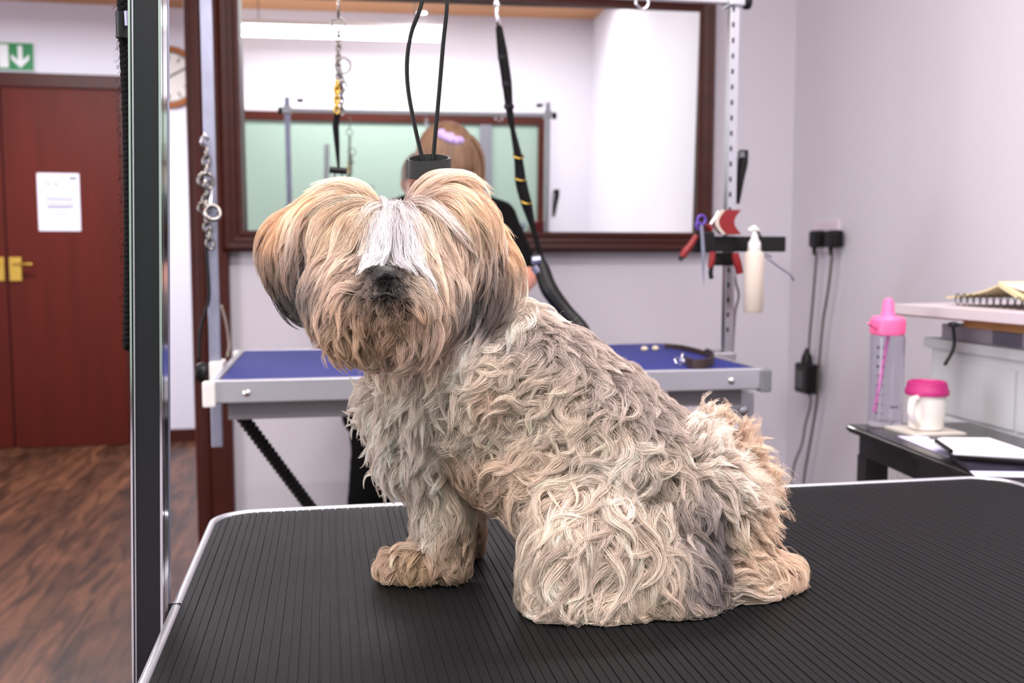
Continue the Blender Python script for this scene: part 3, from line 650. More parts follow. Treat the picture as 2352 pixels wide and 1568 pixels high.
# pink bottle
CLEAR = mat('clear_plastic', (240, 240, 246), .05, trans=1); CLEAR.node_tree.nodes['Principled BSDF'].inputs['IOR'].default_value = 1.25
PINK = mat('pink_plastic', (240, 110, 165), .4); PINKS = mat('pink_straw', (232, 130, 200), .4)
pc = Vector((1.171, 1.895, 0)); t = thing('water_bottle', (pc.x, pc.y, DZ), 'clear tall water bottle with pink lid and straw on the side table', 'bottle')
lt('bottle_body', [(0, DZ+.001), (.033, DZ+.001), (.036, DZ+.006), (.036, DZ+.19), (.032, DZ+.20), (.030, DZ+.20), (.034, DZ+.19), (.034, DZ+.012), (0, DZ+.010)], pc, CLEAR, t, 36)
bm = bmesh.new(); lathe(bm, [(0, DZ+.195), (.033, DZ+.195), (.0345, DZ+.198), (.0345, DZ+.228), (.031, DZ+.234), (.016, DZ+.236), (.013, DZ+.245), (.012, DZ+.262), (.008, DZ+.272), (0, DZ+.274)], pc, 40)
for k in range(30):
    a = k*2*PI/30; box(bm, (pc.x+.0345*math.cos(a), pc.y+.0345*math.sin(a), DZ+.213), (.003, .003, .028), a)
new_obj('lid', bm, PINK, t, smooth='auto')
tb('lid_tab', [(pc.x-.03, pc.y-.01, DZ+.208), (pc.x-.05, pc.y-.02, DZ+.216), (pc.x-.058, pc.y-.022, DZ+.222)], .004, PINK, t, 8, flat=.5)
tb('straw', [(pc.x+.003, pc.y, DZ+.2), (pc.x-.022, pc.y+.004, DZ+.03)], .0042, PINKS, t, 10)
bm = bmesh.new()
for k in range(8):
    z = DZ+.03+k*.020; a0 = PI*1.17
    for da, ww in ((0, .006), (.32, .003)):
        a = a0+da; box(bm, (pc.x+.0368*math.cos(a), pc.y+.0368*math.sin(a), z), (.0006, ww, .0022 if k < 5 else .005), a)
new_obj('scale_marks', bm, INKD, t)
bm = bmesh.new()
for k in range(6):
    a = PI*1.42+k*.09; box(bm, (pc.x+.0368*math.cos(a), pc.y+.0368*math.sin(a), DZ+.045), (.0006, .0022, .004), a)
new_obj('lettering', bm, INKD, t)
# mug on coaster
mc = Vector((1.212, 1.81, 0)); t = thing('mug', (mc.x, mc.y, DZ+.006), 'white ceramic mug with magenta silicone lid', 'mug')
CER = mat('white_ceramic', (232, 226, 220), .25); MAG = mat('magenta_silicone', (168, 30, 104), .5)
z0 = DZ+.006
lt('body', [(0, z0), (.030, z0), (.034, z0+.004), (.037, z0+.04), (.038, z0+.078), (.035, z0+.078), (.034, z0+.01), (0, z0+.008)], mc, CER, t, 36)
tb('handle', [(mc.x-.032, mc.y-.018, z0+.068), (mc.x-.056, mc.y-.036, z0+.064), (mc.x-.060, mc.y-.040, z0+.036), (mc.x-.030, mc.y-.018, z0+.012)], .0066, CER, t, 10, 6)
lt('lid', [(.036, z0+.072), (.0425, z0+.072), (.0435, z0+.080), (.041, z0+.084), (.038, z0+.098), (.034, z0+.100), (.031, z0+.096), (0, z0+.094)], mc, MAG, t, 36)
t = thing('coaster', (mc.x, mc.y, DZ), 'square pale coaster under the mug', 'coaster'); bx('board', (mc.x-.06, mc.y-.055, DZ+.0005), (mc.x+.055, mc.y+.055, DZ+.0055), mat('coaster_pale', (206, 198, 190), .5), t, rot=None)
# papers and clipboards (polygons resting on desk)
def sheet(name, px, z, th, m, label=None, cat=None, parent=None, group=None):
    bm = bmesh.new(); P = [atz(a, b, z+th) for a, b in px]
    A = [bm.verts.new((p.x, p.y, z)) for p in P]; B = [bm.verts.new((p.x, p.y, z+th)) for p in P]; n = len(P)
    for k in range(n): bm.faces.new((A[k], A[(k+1) % n], B[(k+1) % n], B[k]))
    bm.faces.new(A[::-1]); bm.faces.new(B); o = new_obj(name, bm, m, parent)
    if label: tag(o, label, cat, group)
    return o
PAPB = mat('bluish_paper', (222, 216, 248), .8)
sheet('paper_sheet', [(2062, 1001), (2130, 1003), (2200, 1050), (2186, 1052)], DZ+.0005, .001, PAPB, 'white paper sheet lying along the front edge of the side table', 'paper')
tcl = thing('clipboard', (1.27, 1.55, DZ), 'black clipboard with white papers, topmost on the side table', 'clipboard')
sheet('board', [(2160, 1020), (2215, 1003), (2362, 1030), (2400, 1062), (2196, 1046)], DZ+.012, .006, BLACK, parent=tcl)
sheet('paper', [(2135, 1012), (2165, 1004), (2272, 1005), (2372, 1038), (2400, 1052), (2190, 1040)], DZ+.0185, .003, PAPER, parent=tcl)
tb('metal_clip', [atz(2150, 1012, DZ+.024), atz(2185, 1036, DZ+.024)], .004, BLACK, tcl, 6)
sheet('folder', [(2180, 1042), (2300, 1040), (2400, 1060), (2400, 1072), (2225, 1070)], DZ+.002, .008, mat('navy_folder', (22, 20, 34), .35), 'dark folder lying under the clipboard', 'folder')
sheet('paper_sheet', [(2222, 1076), (2360, 1074), (2360, 1095), (2240, 1092)], DZ+.0005, .0012, PAPB, 'white paper sheet nearest the black table, under the folder', 'paper')

# white cupboard with clutter
CUP = mat('cupboard_white', (206, 208, 212), .5)
t = thing('cupboard', (1.58, 1.6, 0), 'white panelled cupboard standing behind the side table at right', 'cupboard')
bx('body', (1.405, 1.12, 0), (1.755, 2.085, .865), CUP, t, bev=.002)
bx('top_ledge', (1.395, 1.10, .866), (1.758, 2.105, .890), CUP, t, bev=.004)
for ya, yb in ((1.135, 1.455), (1.465, 1.78), (1.79, 2.07)): bx('panel', (1.4005, ya, .72), (1.4045, yb, .845), CUP, t)
bx('lower_rail', (1.398, 1.13, .695), (1.4045, 2.07, .708), CUP, t)
CY0 = 1.36
bm = bmesh.new()
t = thing('patterned_box', (1.5, 1.8, .891), 'low grey checked box on top of the white cupboard', 'box')
q = at(2148, 0, 2.06)
G1, G2 = mat('grey_check_light', (150, 140, 152), .7), mat('grey_check_dark', (100, 94, 108), .7)
bx('box_body', (1.412, 1.15, .8905), (1.70, 2.06, .925), G1, t)
for ya, yb, mm in ((1.88, 1.79, G2), (1.70, 1.60, G2), (1.50, 1.42, BLACK)): bx('check', (1.4105, yb, .8925), (1.4118, ya, .924), mm, t)
t = thing('cardboard_folder', (1.5, 1.7, .926), 'brown cardboard folder on the grey box on the cupboard', 'folder')
bx('board', (1.385, 1.18, .9255), (1.70, 1.945, .945), mat('kraft_card', (170, 120, 74), .75, var=.1), t)
t = thing('wooden_tray', (1.5, 2.0, .946), 'thin white topped board with brown edge overhanging the cupboard', 'board')
bm = bmesh.new(); P = [(1.30, 2.10), (1.66, 2.16), (1.70, 1.2), (1.37, 1.2)]
for z0_, z1_, mi in ((.9455, .9485, 0), (.9486, .970, 1)):
    A = [bm.verts.new((x, y, z0_)) for x, y in P]; B = [bm.verts.new((x, y, z1_)) for x, y in P]
    for k in range(4): f_ = bm.faces.new((A[k], A[(k+1) % 4], B[(k+1) % 4], B[k])); f_.material_index = mi
    bm.faces.new(A[::-1]).material_index = mi; bm.faces.new(B).material_index = mi
new_obj('board', bm, [mat('brown_edge', (96, 60, 48), .6), mat('pinkish_white_pages', (198, 186, 192), .75)], t)
t = thing('open_book', (1.5, 1.75, .971), 'spiral bound book lying open face down on top of the stack', 'book')
YEL = mat('yellowed_pages', (214, 200, 158), .75, var=.05)
COVER = mat('floral_cover', (226, 216, 216), .6)
nt = COVER.node_tree; vz = nt.nodes.new('ShaderNodeTexVoronoi'); vz.inputs['Scale'].default_value = 22; rp = nt.nodes.new('ShaderNodeValToRGB'); rp.color_ramp.elements[0].position = .16; rp.color_ramp.elements[0].color = lin((120, 110, 120)); rp.color_ramp.elements[1].position = .24; rp.color_ramp.elements[1].color = lin((232, 220, 222))
tc = nt.nodes.new('ShaderNodeTexCoord'); nt.links.new(tc.outputs['Object'], vz.inputs[0]); nt.links.new(vz.outputs[0], rp.inputs[0]); nt.links.new(rp.outputs[0], nt.nodes['Principled BSDF'].inputs['Base Color'])
def fold(name, prof, x0, x1, th, m):
    bm = bmesh.new(); P = spline([Vector((0, y, z)) for y, z in prof], 6); R_ = []
    for p in P: R_.append([bm.verts.new((x0, p.y, p.z)), bm.verts.new((x1, p.y, p.z)), bm.verts.new((x1, p.y, p.z+th)), bm.verts.new((x0, p.y, p.z+th))])
    for a, b in zip(R_, R_[1:]):
        for k in range(4): bm.faces.new((a[k], a[(k+1) % 4], b[(k+1) % 4], b[k]))
    bm.faces.new(R_[0]); bm.faces.new(R_[-1][::-1]); return new_obj(name, bm, m, t, smooth='auto')
fold('left_pages', [(2.03, .985), (1.97, .992), (1.90, 1.004), (1.855, 1.018)], 1.40, 1.60, .004, YEL)
fold('right_pages', [(1.855, 1.018), (1.82, 1.004), (1.77, .986), (1.70, .974), (1.45, .972)], 1.40, 1.60, .010, YEL)
fold('cover', [(1.853, 1.024), (1.80, 1.012), (1.74, 1.000), (1.66, .991), (1.45, .985)], 1.41, 1.61, .002, COVER)
bm = bmesh.new()
for k in range(11): ring(bm, (1.398, 1.985-.022*k, .9855), .012, .0012, (1, .1, 0), .7, 14, 5)
new_obj('spiral_binding', bm, BLACK, t)
t = bmesh.new(); tube(t, spline([at(2188, 742, 1.78), at(2192, 780, 1.78), at(2188, 805, 1.78), at(2170, 838, 1.78)], 6), .0035, 8)
ellipsoid(t, at(2190, 745, 1.79), (.012, .012, .006), sub=2)
tag(new_obj('black_strap', t, BLACK, smooth=True), 'thin black strap hanging down in front of the white cupboard', 'strap')

# ---------------------------------------------------------------- groomer
SKIN = mat('skin', (214, 150, 128), .55); HAIRM = mat('blonde_brown_hair', (122, 94, 72), .5, var=.4, vscale=16, stretch=(6, 1, 1), bump=.6, bscale=120)
LEAEYE = mat('dark_eye', (60, 42, 36), .3)
SCR = mat('lilac_scrunchie', (205, 180, 232), .8, bump=.6, bscale=90); SHIRT = mat('black_tunic', (10, 10, 12), .9, bump=.3, bscale=60, spec=.15)
PX = .36; HY = 2.83; t = thing('person', (PX, 3.08, 0), 'person in a black tunic with fair tied-up hair bending over the blue table', 'person'); t_person = t
HC = Vector((.335, HY, 1.345))
bm = bmesh.new(); ht = Matrix.Rotation(math.radians(52), 3, 'X') @ Matrix.Rotation(math.radians(12), 3, 'Y')
ellipsoid(bm, HC, (.076, .098, .105), ht.to_4x4().to_3x3())
fc = lambda v: HC+ht @ Vector(v)
ellipsoid(bm, fc((0, -.035, -.06)), (.058, .062, .065)); ellipsoid(bm, fc((0, -.06, -.105)), (.03, .03, .022))
ellipsoid(bm, fc((0, -.112, -.045)), (.011, .018, .018), sub=2); ellipsoid(bm, fc((0, -.102, -.082)), (.022, .010, .008), sub=2)
for s in (-1, 1): ellipsoid(bm, fc((s*.078, .005, -.03)), (.010, .020, .030), sub=2)
SH = Vector((PX, 2.98, 1.20))
capsule(bm, fc((0, .03, -.07)), SH+Vector((0, .03, .0)), .052, .058)
capsule(bm, SH+Vector((0, .02, 0)), Vector((PX, 3.12, .95)), .10, .12); capsule(bm, Vector((PX, 3.12, .95)), Vector((PX, 3.14, .85)), .13, .13)
hands = []
for s in (-1, 1):
    sh = SH+Vector((s*.165, .0, -.01)); el = Vector((PX+s*.235, 2.86, 1.0)); wr = Vector((PX+s*.12, 2.62, .93)); 
    capsule(bm, SH+Vector((s*.07, .02, .01)), sh, .06, .052); capsule(bm, sh, el, .047, .036); capsule(bm, el, wr, .036, .024)
    pa = wr+(wr-el).normalized()*.05; capsule(bm, wr, pa, .026, .028)
    d = (wr-el).normalized(); sd = d.cross(Vector((0, 0, 1))).normalized()
    for k in range(4):
        b0 = pa+sd*(k-1.5)*.019+d*.015; b1 = b0+d*(.034+.006*(1.5-abs(k-1.5)))+Vector((0, 0, -.006)); b2_ = b1+d*.022+Vector((0, 0, -.022))
        capsule(bm, b0, b1, .0095, .0088); capsule(bm, b1, b2_, .0088, .0075)
    th0 = wr+d*.02-sd*s*.022; capsule(bm, th0, th0-sd*s*.028+d*.022, .0105, .009); capsule(bm, th0-sd*s*.028+d*.022, th0-sd*s*.030+d*.05, .009, .008)
    lx = .16 if s < 0 else 0; hp = Vector((PX+s*.085, 3.13, .86)); kn = Vector((PX+s*.10-lx*.7, 3.09, .47)); an = Vector((PX+s*.11-lx, 3.13, .09))
    capsule(bm, hp, kn, .085, .06); capsule(bm, kn, an, .055, .037)
    capsule(bm, an+Vector((0, .02, -.04)), an+Vector((s*.02, -.15, -.055)), .04, .032)
body = blob('body', bm, SKIN, t, .009, 5, zmin=.004)
for s in (-1, 1):
    bm = bmesh.new(); ellipsoid(bm, fc((s*.030, -.086, -.024)), (.012, .008, .005), sub=2); new_obj('eye', bm, LEAEYE, t, smooth=True)
bm = bmesh.new(); ellipsoid(bm, fc((0, -.106, -.083)), (.020, .006, .005), sub=2); new_obj('mouth', bm, mat('lips', (176, 92, 84), .5), t, smooth=True)
# hair: cap swept up to the tied crown, tail falling to the right
bm = bmesh.new(); ellipsoid(bm, fc((0, .018, .022)), (.094, .110, .100), ht); ellipsoid(bm, at(1035, 335, 2.79), (.052, .045, .050))
hair = blob('hair', bm, HAIRM, t, .007, 4)
bm = bmesh.new(); cpos = at(1030, 308, 2.755)
PT = [at(1040, 305, 2.77), at(1070, 310, 2.77), at(1092, 350, 2.775), at(1098, 400, 2.79), at(1096, 440, 2.80), at(1088, 468, 2.80)]
rg = random.Random(5)
for k in range(46):
    a = rg.uniform(0, 2*PI); r0 = rg.uniform(.2, 1)
    off = [Vector((math.cos(a)*r0, math.sin(a)*r0*.8, math.sin(a)*.5*r0))*v for v in (.012, .022, .024, .022, .018, .006)]
    tube(bm, spline([p+o_ for p, o_ in zip(PT, off)], 4), .0052, 5)
new_obj('ponytail', bm, HAIRM, t, smooth=True)
bm = bmesh.new(); ringp = []
for k in range(60):
    a = 2*PI*k/60; R_ = .024+.003*math.sin(a*11); ringp.append(cpos+Vector((.004, .0, .0))+Vector((math.cos(a)*R_*1.1, math.sin(a)*R_*.95, -math.cos(a)*R_*.35+math.sin(a)*.010)))
tube(bm, ringp, .0135, 10, closed=True); ellipsoid(bm, cpos, (.022, .02, .014)); new_obj('scrunchie', bm, SCR, t, smooth=True)
# tunic
bm = bmesh.new()
capsule(bm, SH+Vector((0, .04, .01)), Vector((PX, 3.12, .98)), .118, .145); 
for s in (-1, 1):
    sh = SH+Vector((s*.165, .0, -.01)); el = Vector((PX+s*.235, 2.86, 1.0)); capsule(bm, SH+Vector((s*.05, .03, .01)), sh, .085, .066); capsule(bm, sh, sh.lerp(el, .75), .064, .056)
    capsule(bm, Vector((PX+s*.06, 3.12, .98)), Vector((PX+s*.10, 3.11, .72)), .14, .155)
capsule(bm, Vector((PX-.08, 3.12, .92)), Vector((PX-.21, 3.09, .60)), .12, .125); ellipsoid(bm, Vector((PX-.27, 3.07, .56)), (.075, .08, .09)); ellipsoid(bm, Vector((PX-.10, 3.09, .58)), (.2, .12, .12)); ellipsoid(bm, Vector((PX+.18, 3.09, .62)), (.08, .09, .10)); ellipsoid(bm, Vector((PX, 3.09, .62)), (.2, .12, .10))
blob('tunic', bm, SHIRT, t, .011, 6)
bm = bmesh.new()
for s in (-1, 1):
    lx = .16 if s < 0 else 0; hp = Vector((PX+s*.095, 3.13, .84)); kn = Vector((PX+s*.115-lx*.7, 3.09, .47)); an = Vector((PX+s*.115-lx, 3.13, .09)); capsule(bm, hp, kn, .12, .095); capsule(bm, kn, an, .088, .07)
blob('trousers', bm, SHIRT, t, .011, 5, zmin=.03)
for s in (-1, 1):
    bm = bmesh.new(); lx = .16 if s < 0 else 0; capsule(bm, Vector((PX+s*.115-lx, 3.16, .045)), Vector((PX+s*.135-lx, 2.97, .035)), .05, .04); blob('shoe', bm, BLACK, t, .009, 4, zmin=.001)

t_person.location = t_person.location+Vector((.022, .16, .012))

# ---------------------------------------------------------------- dog
def sc(Y, px=1000, py=1000): p = at(px, py, Y)-CAMP; return p.dot(Fw)/FPX
def E(bm, px, py, Y, rx, ry, rd, rot=0):
    s = sc(Y, px, py); c = at(px, py, Y); R3 = Matrix((Rt, -Up, Vector((0, 1, 0)))).transposed()
    a = math.radians(rot); m = R3 @ Matrix.Rotation(a, 3, 'Z')
    v = bmesh.ops.create_icosphere(bm, subdivisions=3, radius=1)['verts']
    for q in v: q.co = c+m @ Vector((q.co.x*rx*s, q.co.y*ry*s, q.co.z*rd*s))
DOGB = mat('dog_skin', (150, 126, 108), .9)
bm = bmesh.new()
for e in (
    (905, 608, .975, 195, 146, 165), (800, 524, .95, 100, 86, 100), (1010, 518, .955, 110, 88, 110), (905, 545, .935, 110, 60, 80),
    (882, 705, .885, 118, 90, 105), (880, 765, .895, 105, 72, 95), (792, 690, .91, 78, 95, 85, 10), (985, 695, .915, 72, 105, 85, -6), (883, 655, .862, 55, 40, 62),
    (675, 590, .955, 48, 95, 42, 12), (700, 650, .95, 42, 90, 36, -22), (1115, 625, .965, 62, 108, 46, -14), (1075, 700, .955, 55, 90, 42, 16),
    (975, 820, .985, 125, 125, 120), (950, 915, 1.005, 108, 110, 110), (975, 1010, 1.02, 95, 130, 105), (1070, 900, .985, 150, 140, 125),
    (1195, 790, .985, 90, 95, 95), (1260, 880, .97, 150, 135, 135), (1350, 960, .955, 165, 145, 145), (1430, 1040, .945, 165, 150, 150), (1520, 1140, .94, 160, 155, 150),
    (1170, 1030, .985, 140, 130, 115), (1300, 1060, .96, 170, 130, 140),
    (1385, 1260, .905, 155, 150, 105, 20), (1510, 1310, .90, 150, 110, 110), (1285, 1280, .895, 75, 100, 70, 12), (1275, 1385, .885, 62, 34, 62), (1370, 1385, .885, 110, 45, 80), (1520, 1375, .89, 130, 55, 85),
    (1620, 1190, .945, 110, 150, 125, -25), (1650, 1310, .925, 110, 90, 100), (1740, 1345, .92, 85, 66, 60), (1800, 1328, .925, 44, 50, 48),
    (1625, 1045, 1.0, 55, 75, 50, -35), (1695, 1125, .995, 45, 85, 50, -15),
    (1460, 1240, 1.05, 140, 120, 80), (1330, 1160, .925, 140, 85, 105), (1250, 1150, .94, 80, 80, 90),
    (902, 1303, 1.01, 38, 36, 40), (950, 1300, 1.0, 52, 44, 44), (1020, 1308, 1.0, 50, 36, 42),
    ): E(bm, *e)
for a in range(9):
    u = a/8; E(bm, 1010+10*u, 1030+u*250, 1.01-.005*u, 68-14*u, 70-26*u, 62-16*u)
for a in range(8):
    u = a/7; E(bm, 1065-5*u, 1030+u*225, 1.085, 52-12*u, 60-20*u, 50-10*u)
E(bm, 1050, 1262, 1.075, 40, 20, 32)
dog = blob('dog', bm, DOGB, None, .0055, 9, zmin=TZ+.002)
tag(dog, 'shaggy cream, gold and grey dog sitting on the black grooming table', 'dog')

# flow guides: px, py, direction(deg, 0 right 90 down), length px, wave, lift px, root colour, tip colour
GOLD = ((170, 128, 92), (232, 196, 160)); PALE = ((190, 160, 130), (236, 214, 190)); WHT = ((178, 172, 176), (248, 244, 252))
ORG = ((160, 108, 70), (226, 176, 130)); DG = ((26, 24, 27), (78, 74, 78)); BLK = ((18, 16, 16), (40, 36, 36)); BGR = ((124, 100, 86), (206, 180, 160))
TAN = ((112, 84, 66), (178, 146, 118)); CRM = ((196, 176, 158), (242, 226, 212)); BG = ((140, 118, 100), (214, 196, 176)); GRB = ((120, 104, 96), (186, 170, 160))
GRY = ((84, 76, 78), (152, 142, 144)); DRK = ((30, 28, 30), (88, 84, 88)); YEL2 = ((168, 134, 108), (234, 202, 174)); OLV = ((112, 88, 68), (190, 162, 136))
G = [
 (905, 462, 92, 175, .08, 24, WHT), (878, 500, 98, 150, .08, 32, WHT), (930, 500, 86, 150, .08, 32, WHT), (880, 540, 96, 120, .08, 30, WHT), (925, 545, 86, 120, .08, 30, WHT), (870, 455, 150, 130, .12, 26, PALE), (850, 440, 195, 120, .1, 24, PALE), (945, 440, -35, 120, .1, 24, YEL2),
 (815, 425, 172, 130, .15, 24, GOLD), (760, 450, 140, 150, .2, 22, PALE), (700, 480, 130, 130, .2, 20, ORG), (650, 510, 125, 110, .2, 18, ORG), (622, 560, 105, 110, .15, 16, ORG), (612, 600, 96, 110, .2, 14, ((84, 62, 50), (156, 120, 92))), (640, 610, 92, 120, .2, 16, ((60, 50, 46), (124, 104, 92))), (640, 655, 80, 110, .2, 14, DG), (680, 700, 72, 110, .2, 12, DG), (720, 720, 80, 100, .2, 12, DG), (715, 600, 105, 130, .25, 16, GRY), (700, 550, 110, 130, .2, 18, BGR),
 (840, 480, 125, 150, .2, 24, PALE), (790, 500, 120, 150, .2, 24, GOLD), (760, 560, 112, 140, .25, 22, PALE), (810, 560, 108, 110, .2, 20, PALE), (835, 560, 102, 110, .15, 26, YEL2), (850, 580, 96, 80, .15, 26, YEL2), (930, 580, 84, 70, .15, 26, PALE), (965, 570, 80, 110, .15, 26, YEL2), (770, 610, 108, 130, .3, 20, BGR),
 (1000, 425, 20, 130, .12, 22, GOLD), (1050, 450, 45, 140, .2, 22, PALE), (1000, 480, 60, 150, .15, 24, YEL2), (1090, 500, 58, 140, .2, 20, GOLD), (960, 510, 78, 130, .12, 22, PALE), (1010, 560, 80, 150, .2, 22, PALE), (1060, 570, 78, 150, .25, 20, BGR), (1120, 550, 62, 120, .25, 18, GOLD), (1165, 590, 50, 90, .3, 16, ORG), (1170, 650, 98, 110, .25, 14, ((66, 54, 50), (146, 124, 108))), (1120, 640, 100, 110, .25, 14, GRY), (1130, 690, 104, 120, .25, 12, DRK), (1080, 690, 95, 130, .25, 12, DRK), (1040, 650, 92, 140, .25, 16, BGR), (1050, 760, 98, 100, .3, 12, DRK), (1120, 740, 120, 90, .3, 12, DG), (985, 590, 86, 120, .2, 18, PALE),
 (848, 606, 100, 26, .2, 5, BLK), (885, 602, 92, 20, .1, 4, BLK), (925, 606, 92, 24, .1, 4, BLK), (885, 655, 92, 18, .2, 4, BLK), (862, 676, 150, 30, .3, 6, ((60, 52, 50), (150, 134, 124))), (910, 676, 40, 30, .3, 6, ((40, 34, 34), (120, 108, 104))), (834, 612, 110, 40, .2, 6, BLK), (955, 620, 70, 40, .2, 8, ((40, 32, 26), (110, 92, 72))), (882, 700, 90, 40, .4, 8, ((40, 32, 30), (150, 130, 116))), (850, 700, 105, 40, .3, 8, ((60, 46, 38), (130, 104, 84))), (915, 698, 75, 40, .3, 8, ((60, 46, 38), (120, 90, 70))),  # dark eye guides paint in shade under the fringe; nose guides are black fur
 (815, 650, 165, 80, .4, 14, BGR), (780, 680, 125, 110, .4, 16, BGR), (750, 730, 105, 110, .35, 14, BGR), (800, 730, 118, 80, .6, 14, TAN), (960, 665, 30, 80, .4, 14, BG), (990, 700, 75, 120, .4, 14, BGR), (1000, 770, 92, 100, .35, 14, BGR), (950, 740, 80, 90, .5, 14, TAN), (880, 740, 92, 60, .3, 10, TAN), (880, 790, 95, 60, .3, 10, TAN), (820, 790, 105, 80, .35, 12, ((130, 102, 76), (190, 160, 128))), (950, 800, 92, 70, .35, 12, BGR), (890, 840, 100, 60, .4, 10, BGR), (1000, 830, 95, 60, .4, 10, BGR),
 (830, 880, 160, 70, .5, 18, CRM), (850, 950, 135, 70, .5, 18, CRM), (920, 930, 115, 90, .4, 14, ((166, 146, 126), (222, 208, 192))), (900, 1040, 120, 70, .5, 18, CRM), (960, 1040, 105, 90, .5, 14, CRM), (940, 1130, 105, 70, .4, 14, CRM), (1000, 1160, 98, 80, .5, 12, ((170, 152, 130), (232, 218, 200))), (960, 1220, 110, 50, .3, 10, CRM), (1060, 1180, 85, 70, .7, 12, BG), (1070, 1270, 70, 50, .8, 10, OLV),
 (930, 1250, 140, 45, .5, 12, YEL2), (880, 1290, 110, 45, .5, 10, YEL2), (940, 1300, 95, 40, .6, 10, ((140, 110, 76), (216, 184, 140))), (1020, 1310, 80, 40, .8, 10, OLV), (1060, 1250, 100, 50, .8, 10, OLV),
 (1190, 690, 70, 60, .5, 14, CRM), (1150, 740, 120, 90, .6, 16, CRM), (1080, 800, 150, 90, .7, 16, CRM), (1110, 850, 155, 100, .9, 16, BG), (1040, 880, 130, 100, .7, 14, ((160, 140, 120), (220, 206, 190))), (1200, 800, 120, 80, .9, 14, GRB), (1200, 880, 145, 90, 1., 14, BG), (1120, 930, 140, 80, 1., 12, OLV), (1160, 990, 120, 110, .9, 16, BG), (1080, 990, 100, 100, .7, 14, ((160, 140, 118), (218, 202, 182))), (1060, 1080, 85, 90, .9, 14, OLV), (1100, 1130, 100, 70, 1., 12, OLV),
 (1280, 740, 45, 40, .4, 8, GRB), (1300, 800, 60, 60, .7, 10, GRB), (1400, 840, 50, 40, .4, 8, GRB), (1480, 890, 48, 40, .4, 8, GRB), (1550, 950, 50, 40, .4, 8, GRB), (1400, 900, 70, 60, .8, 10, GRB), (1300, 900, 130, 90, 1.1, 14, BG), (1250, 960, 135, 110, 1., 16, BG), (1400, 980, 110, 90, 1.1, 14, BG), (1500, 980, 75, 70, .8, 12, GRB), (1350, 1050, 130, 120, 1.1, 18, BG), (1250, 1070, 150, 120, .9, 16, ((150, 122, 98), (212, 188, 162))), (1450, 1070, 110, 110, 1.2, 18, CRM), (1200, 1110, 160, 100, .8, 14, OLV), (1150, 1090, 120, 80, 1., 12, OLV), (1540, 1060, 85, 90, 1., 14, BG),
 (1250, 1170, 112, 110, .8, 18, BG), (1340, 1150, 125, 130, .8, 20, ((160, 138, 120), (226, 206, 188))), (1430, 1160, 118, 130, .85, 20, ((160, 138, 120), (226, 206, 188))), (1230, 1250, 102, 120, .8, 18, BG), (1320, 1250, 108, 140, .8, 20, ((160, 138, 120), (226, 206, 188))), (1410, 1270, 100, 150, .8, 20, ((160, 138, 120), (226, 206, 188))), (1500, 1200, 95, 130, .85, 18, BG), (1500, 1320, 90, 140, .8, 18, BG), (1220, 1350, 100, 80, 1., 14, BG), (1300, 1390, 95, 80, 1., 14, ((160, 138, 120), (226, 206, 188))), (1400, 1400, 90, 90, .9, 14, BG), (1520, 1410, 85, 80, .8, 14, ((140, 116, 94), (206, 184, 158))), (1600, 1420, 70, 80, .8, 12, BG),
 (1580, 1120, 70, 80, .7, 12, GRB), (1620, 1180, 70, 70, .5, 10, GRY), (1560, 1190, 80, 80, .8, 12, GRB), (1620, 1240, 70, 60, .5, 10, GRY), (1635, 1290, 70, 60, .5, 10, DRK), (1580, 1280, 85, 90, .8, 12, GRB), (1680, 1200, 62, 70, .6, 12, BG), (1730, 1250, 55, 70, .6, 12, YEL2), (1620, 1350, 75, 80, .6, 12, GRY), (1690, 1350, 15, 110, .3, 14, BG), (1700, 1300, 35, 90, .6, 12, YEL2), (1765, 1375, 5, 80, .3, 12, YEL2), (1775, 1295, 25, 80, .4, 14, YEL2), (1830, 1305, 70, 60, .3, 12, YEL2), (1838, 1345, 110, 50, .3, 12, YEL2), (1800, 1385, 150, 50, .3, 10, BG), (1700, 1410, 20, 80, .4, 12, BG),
 (1600, 960, -75, 70, .5, 22, CRM), (1650, 990, -60, 90, .5, 26, YEL2), (1700, 1060, -35, 90, .5, 26, YEL2), (1620, 1030, -50, 70, .5, 20, CRM), (1740, 1110, -5, 70, .5, 24, YEL2), (1740, 1170, 30, 60, .5, 20, YEL2), (1670, 1110, 30, 70, .6, 16, CRM),
]
gp = np.array([(g[0], g[1]) for g in G], float); ga = np.radians([g[2] for g in G]); gl = np.array([g[3] for g in G], float); gw = np.array([g[4] for g in G]); gh = np.array([g[5] for g in G], float)
def l3(c): return lin(c)[:3]
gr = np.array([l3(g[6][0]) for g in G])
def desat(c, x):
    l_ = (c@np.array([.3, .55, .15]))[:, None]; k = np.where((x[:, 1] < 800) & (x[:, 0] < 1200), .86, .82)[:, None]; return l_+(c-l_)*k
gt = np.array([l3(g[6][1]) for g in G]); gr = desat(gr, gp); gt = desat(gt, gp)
fw, rt, up, cp = (np.array(v) for v in (Fw, Rt, Up, CAMP))
def proj(P):
    v = P-cp; z = v@fw; return np.stack([CX+FPX*(v@rt)/z, CY-FPX*(v@up)/z], -1), z
FREE = {(1625, 0)}
gf = np.array([.0]*len(G))
for i_, g in enumerate(G):
    x_, y_ = g[0], g[1]
    if x_ > 1590 and y_ < 1180: gf[i_] = .6
    elif x_ > 1690 and y_ > 1280: gf[i_] = .15
    elif x_ > 1690: gf[i_] = .35
    elif y_ > 860 and x_ < 930 and y_ < 1200: gf[i_] = .5
    elif y_ > 1340: gf[i_] = .3
    elif y_ < 520 and x_ < 1140: gf[i_] = .28
    elif y_ < 720 and (x_ < 690 or x_ > 1090): gf[i_] = .22
    elif 640 < y_ < 790 and 740 < x_ < 1010 and g[3] > 70: gf[i_] = .35
    elif x_ > 1100: gf[i_] = .12
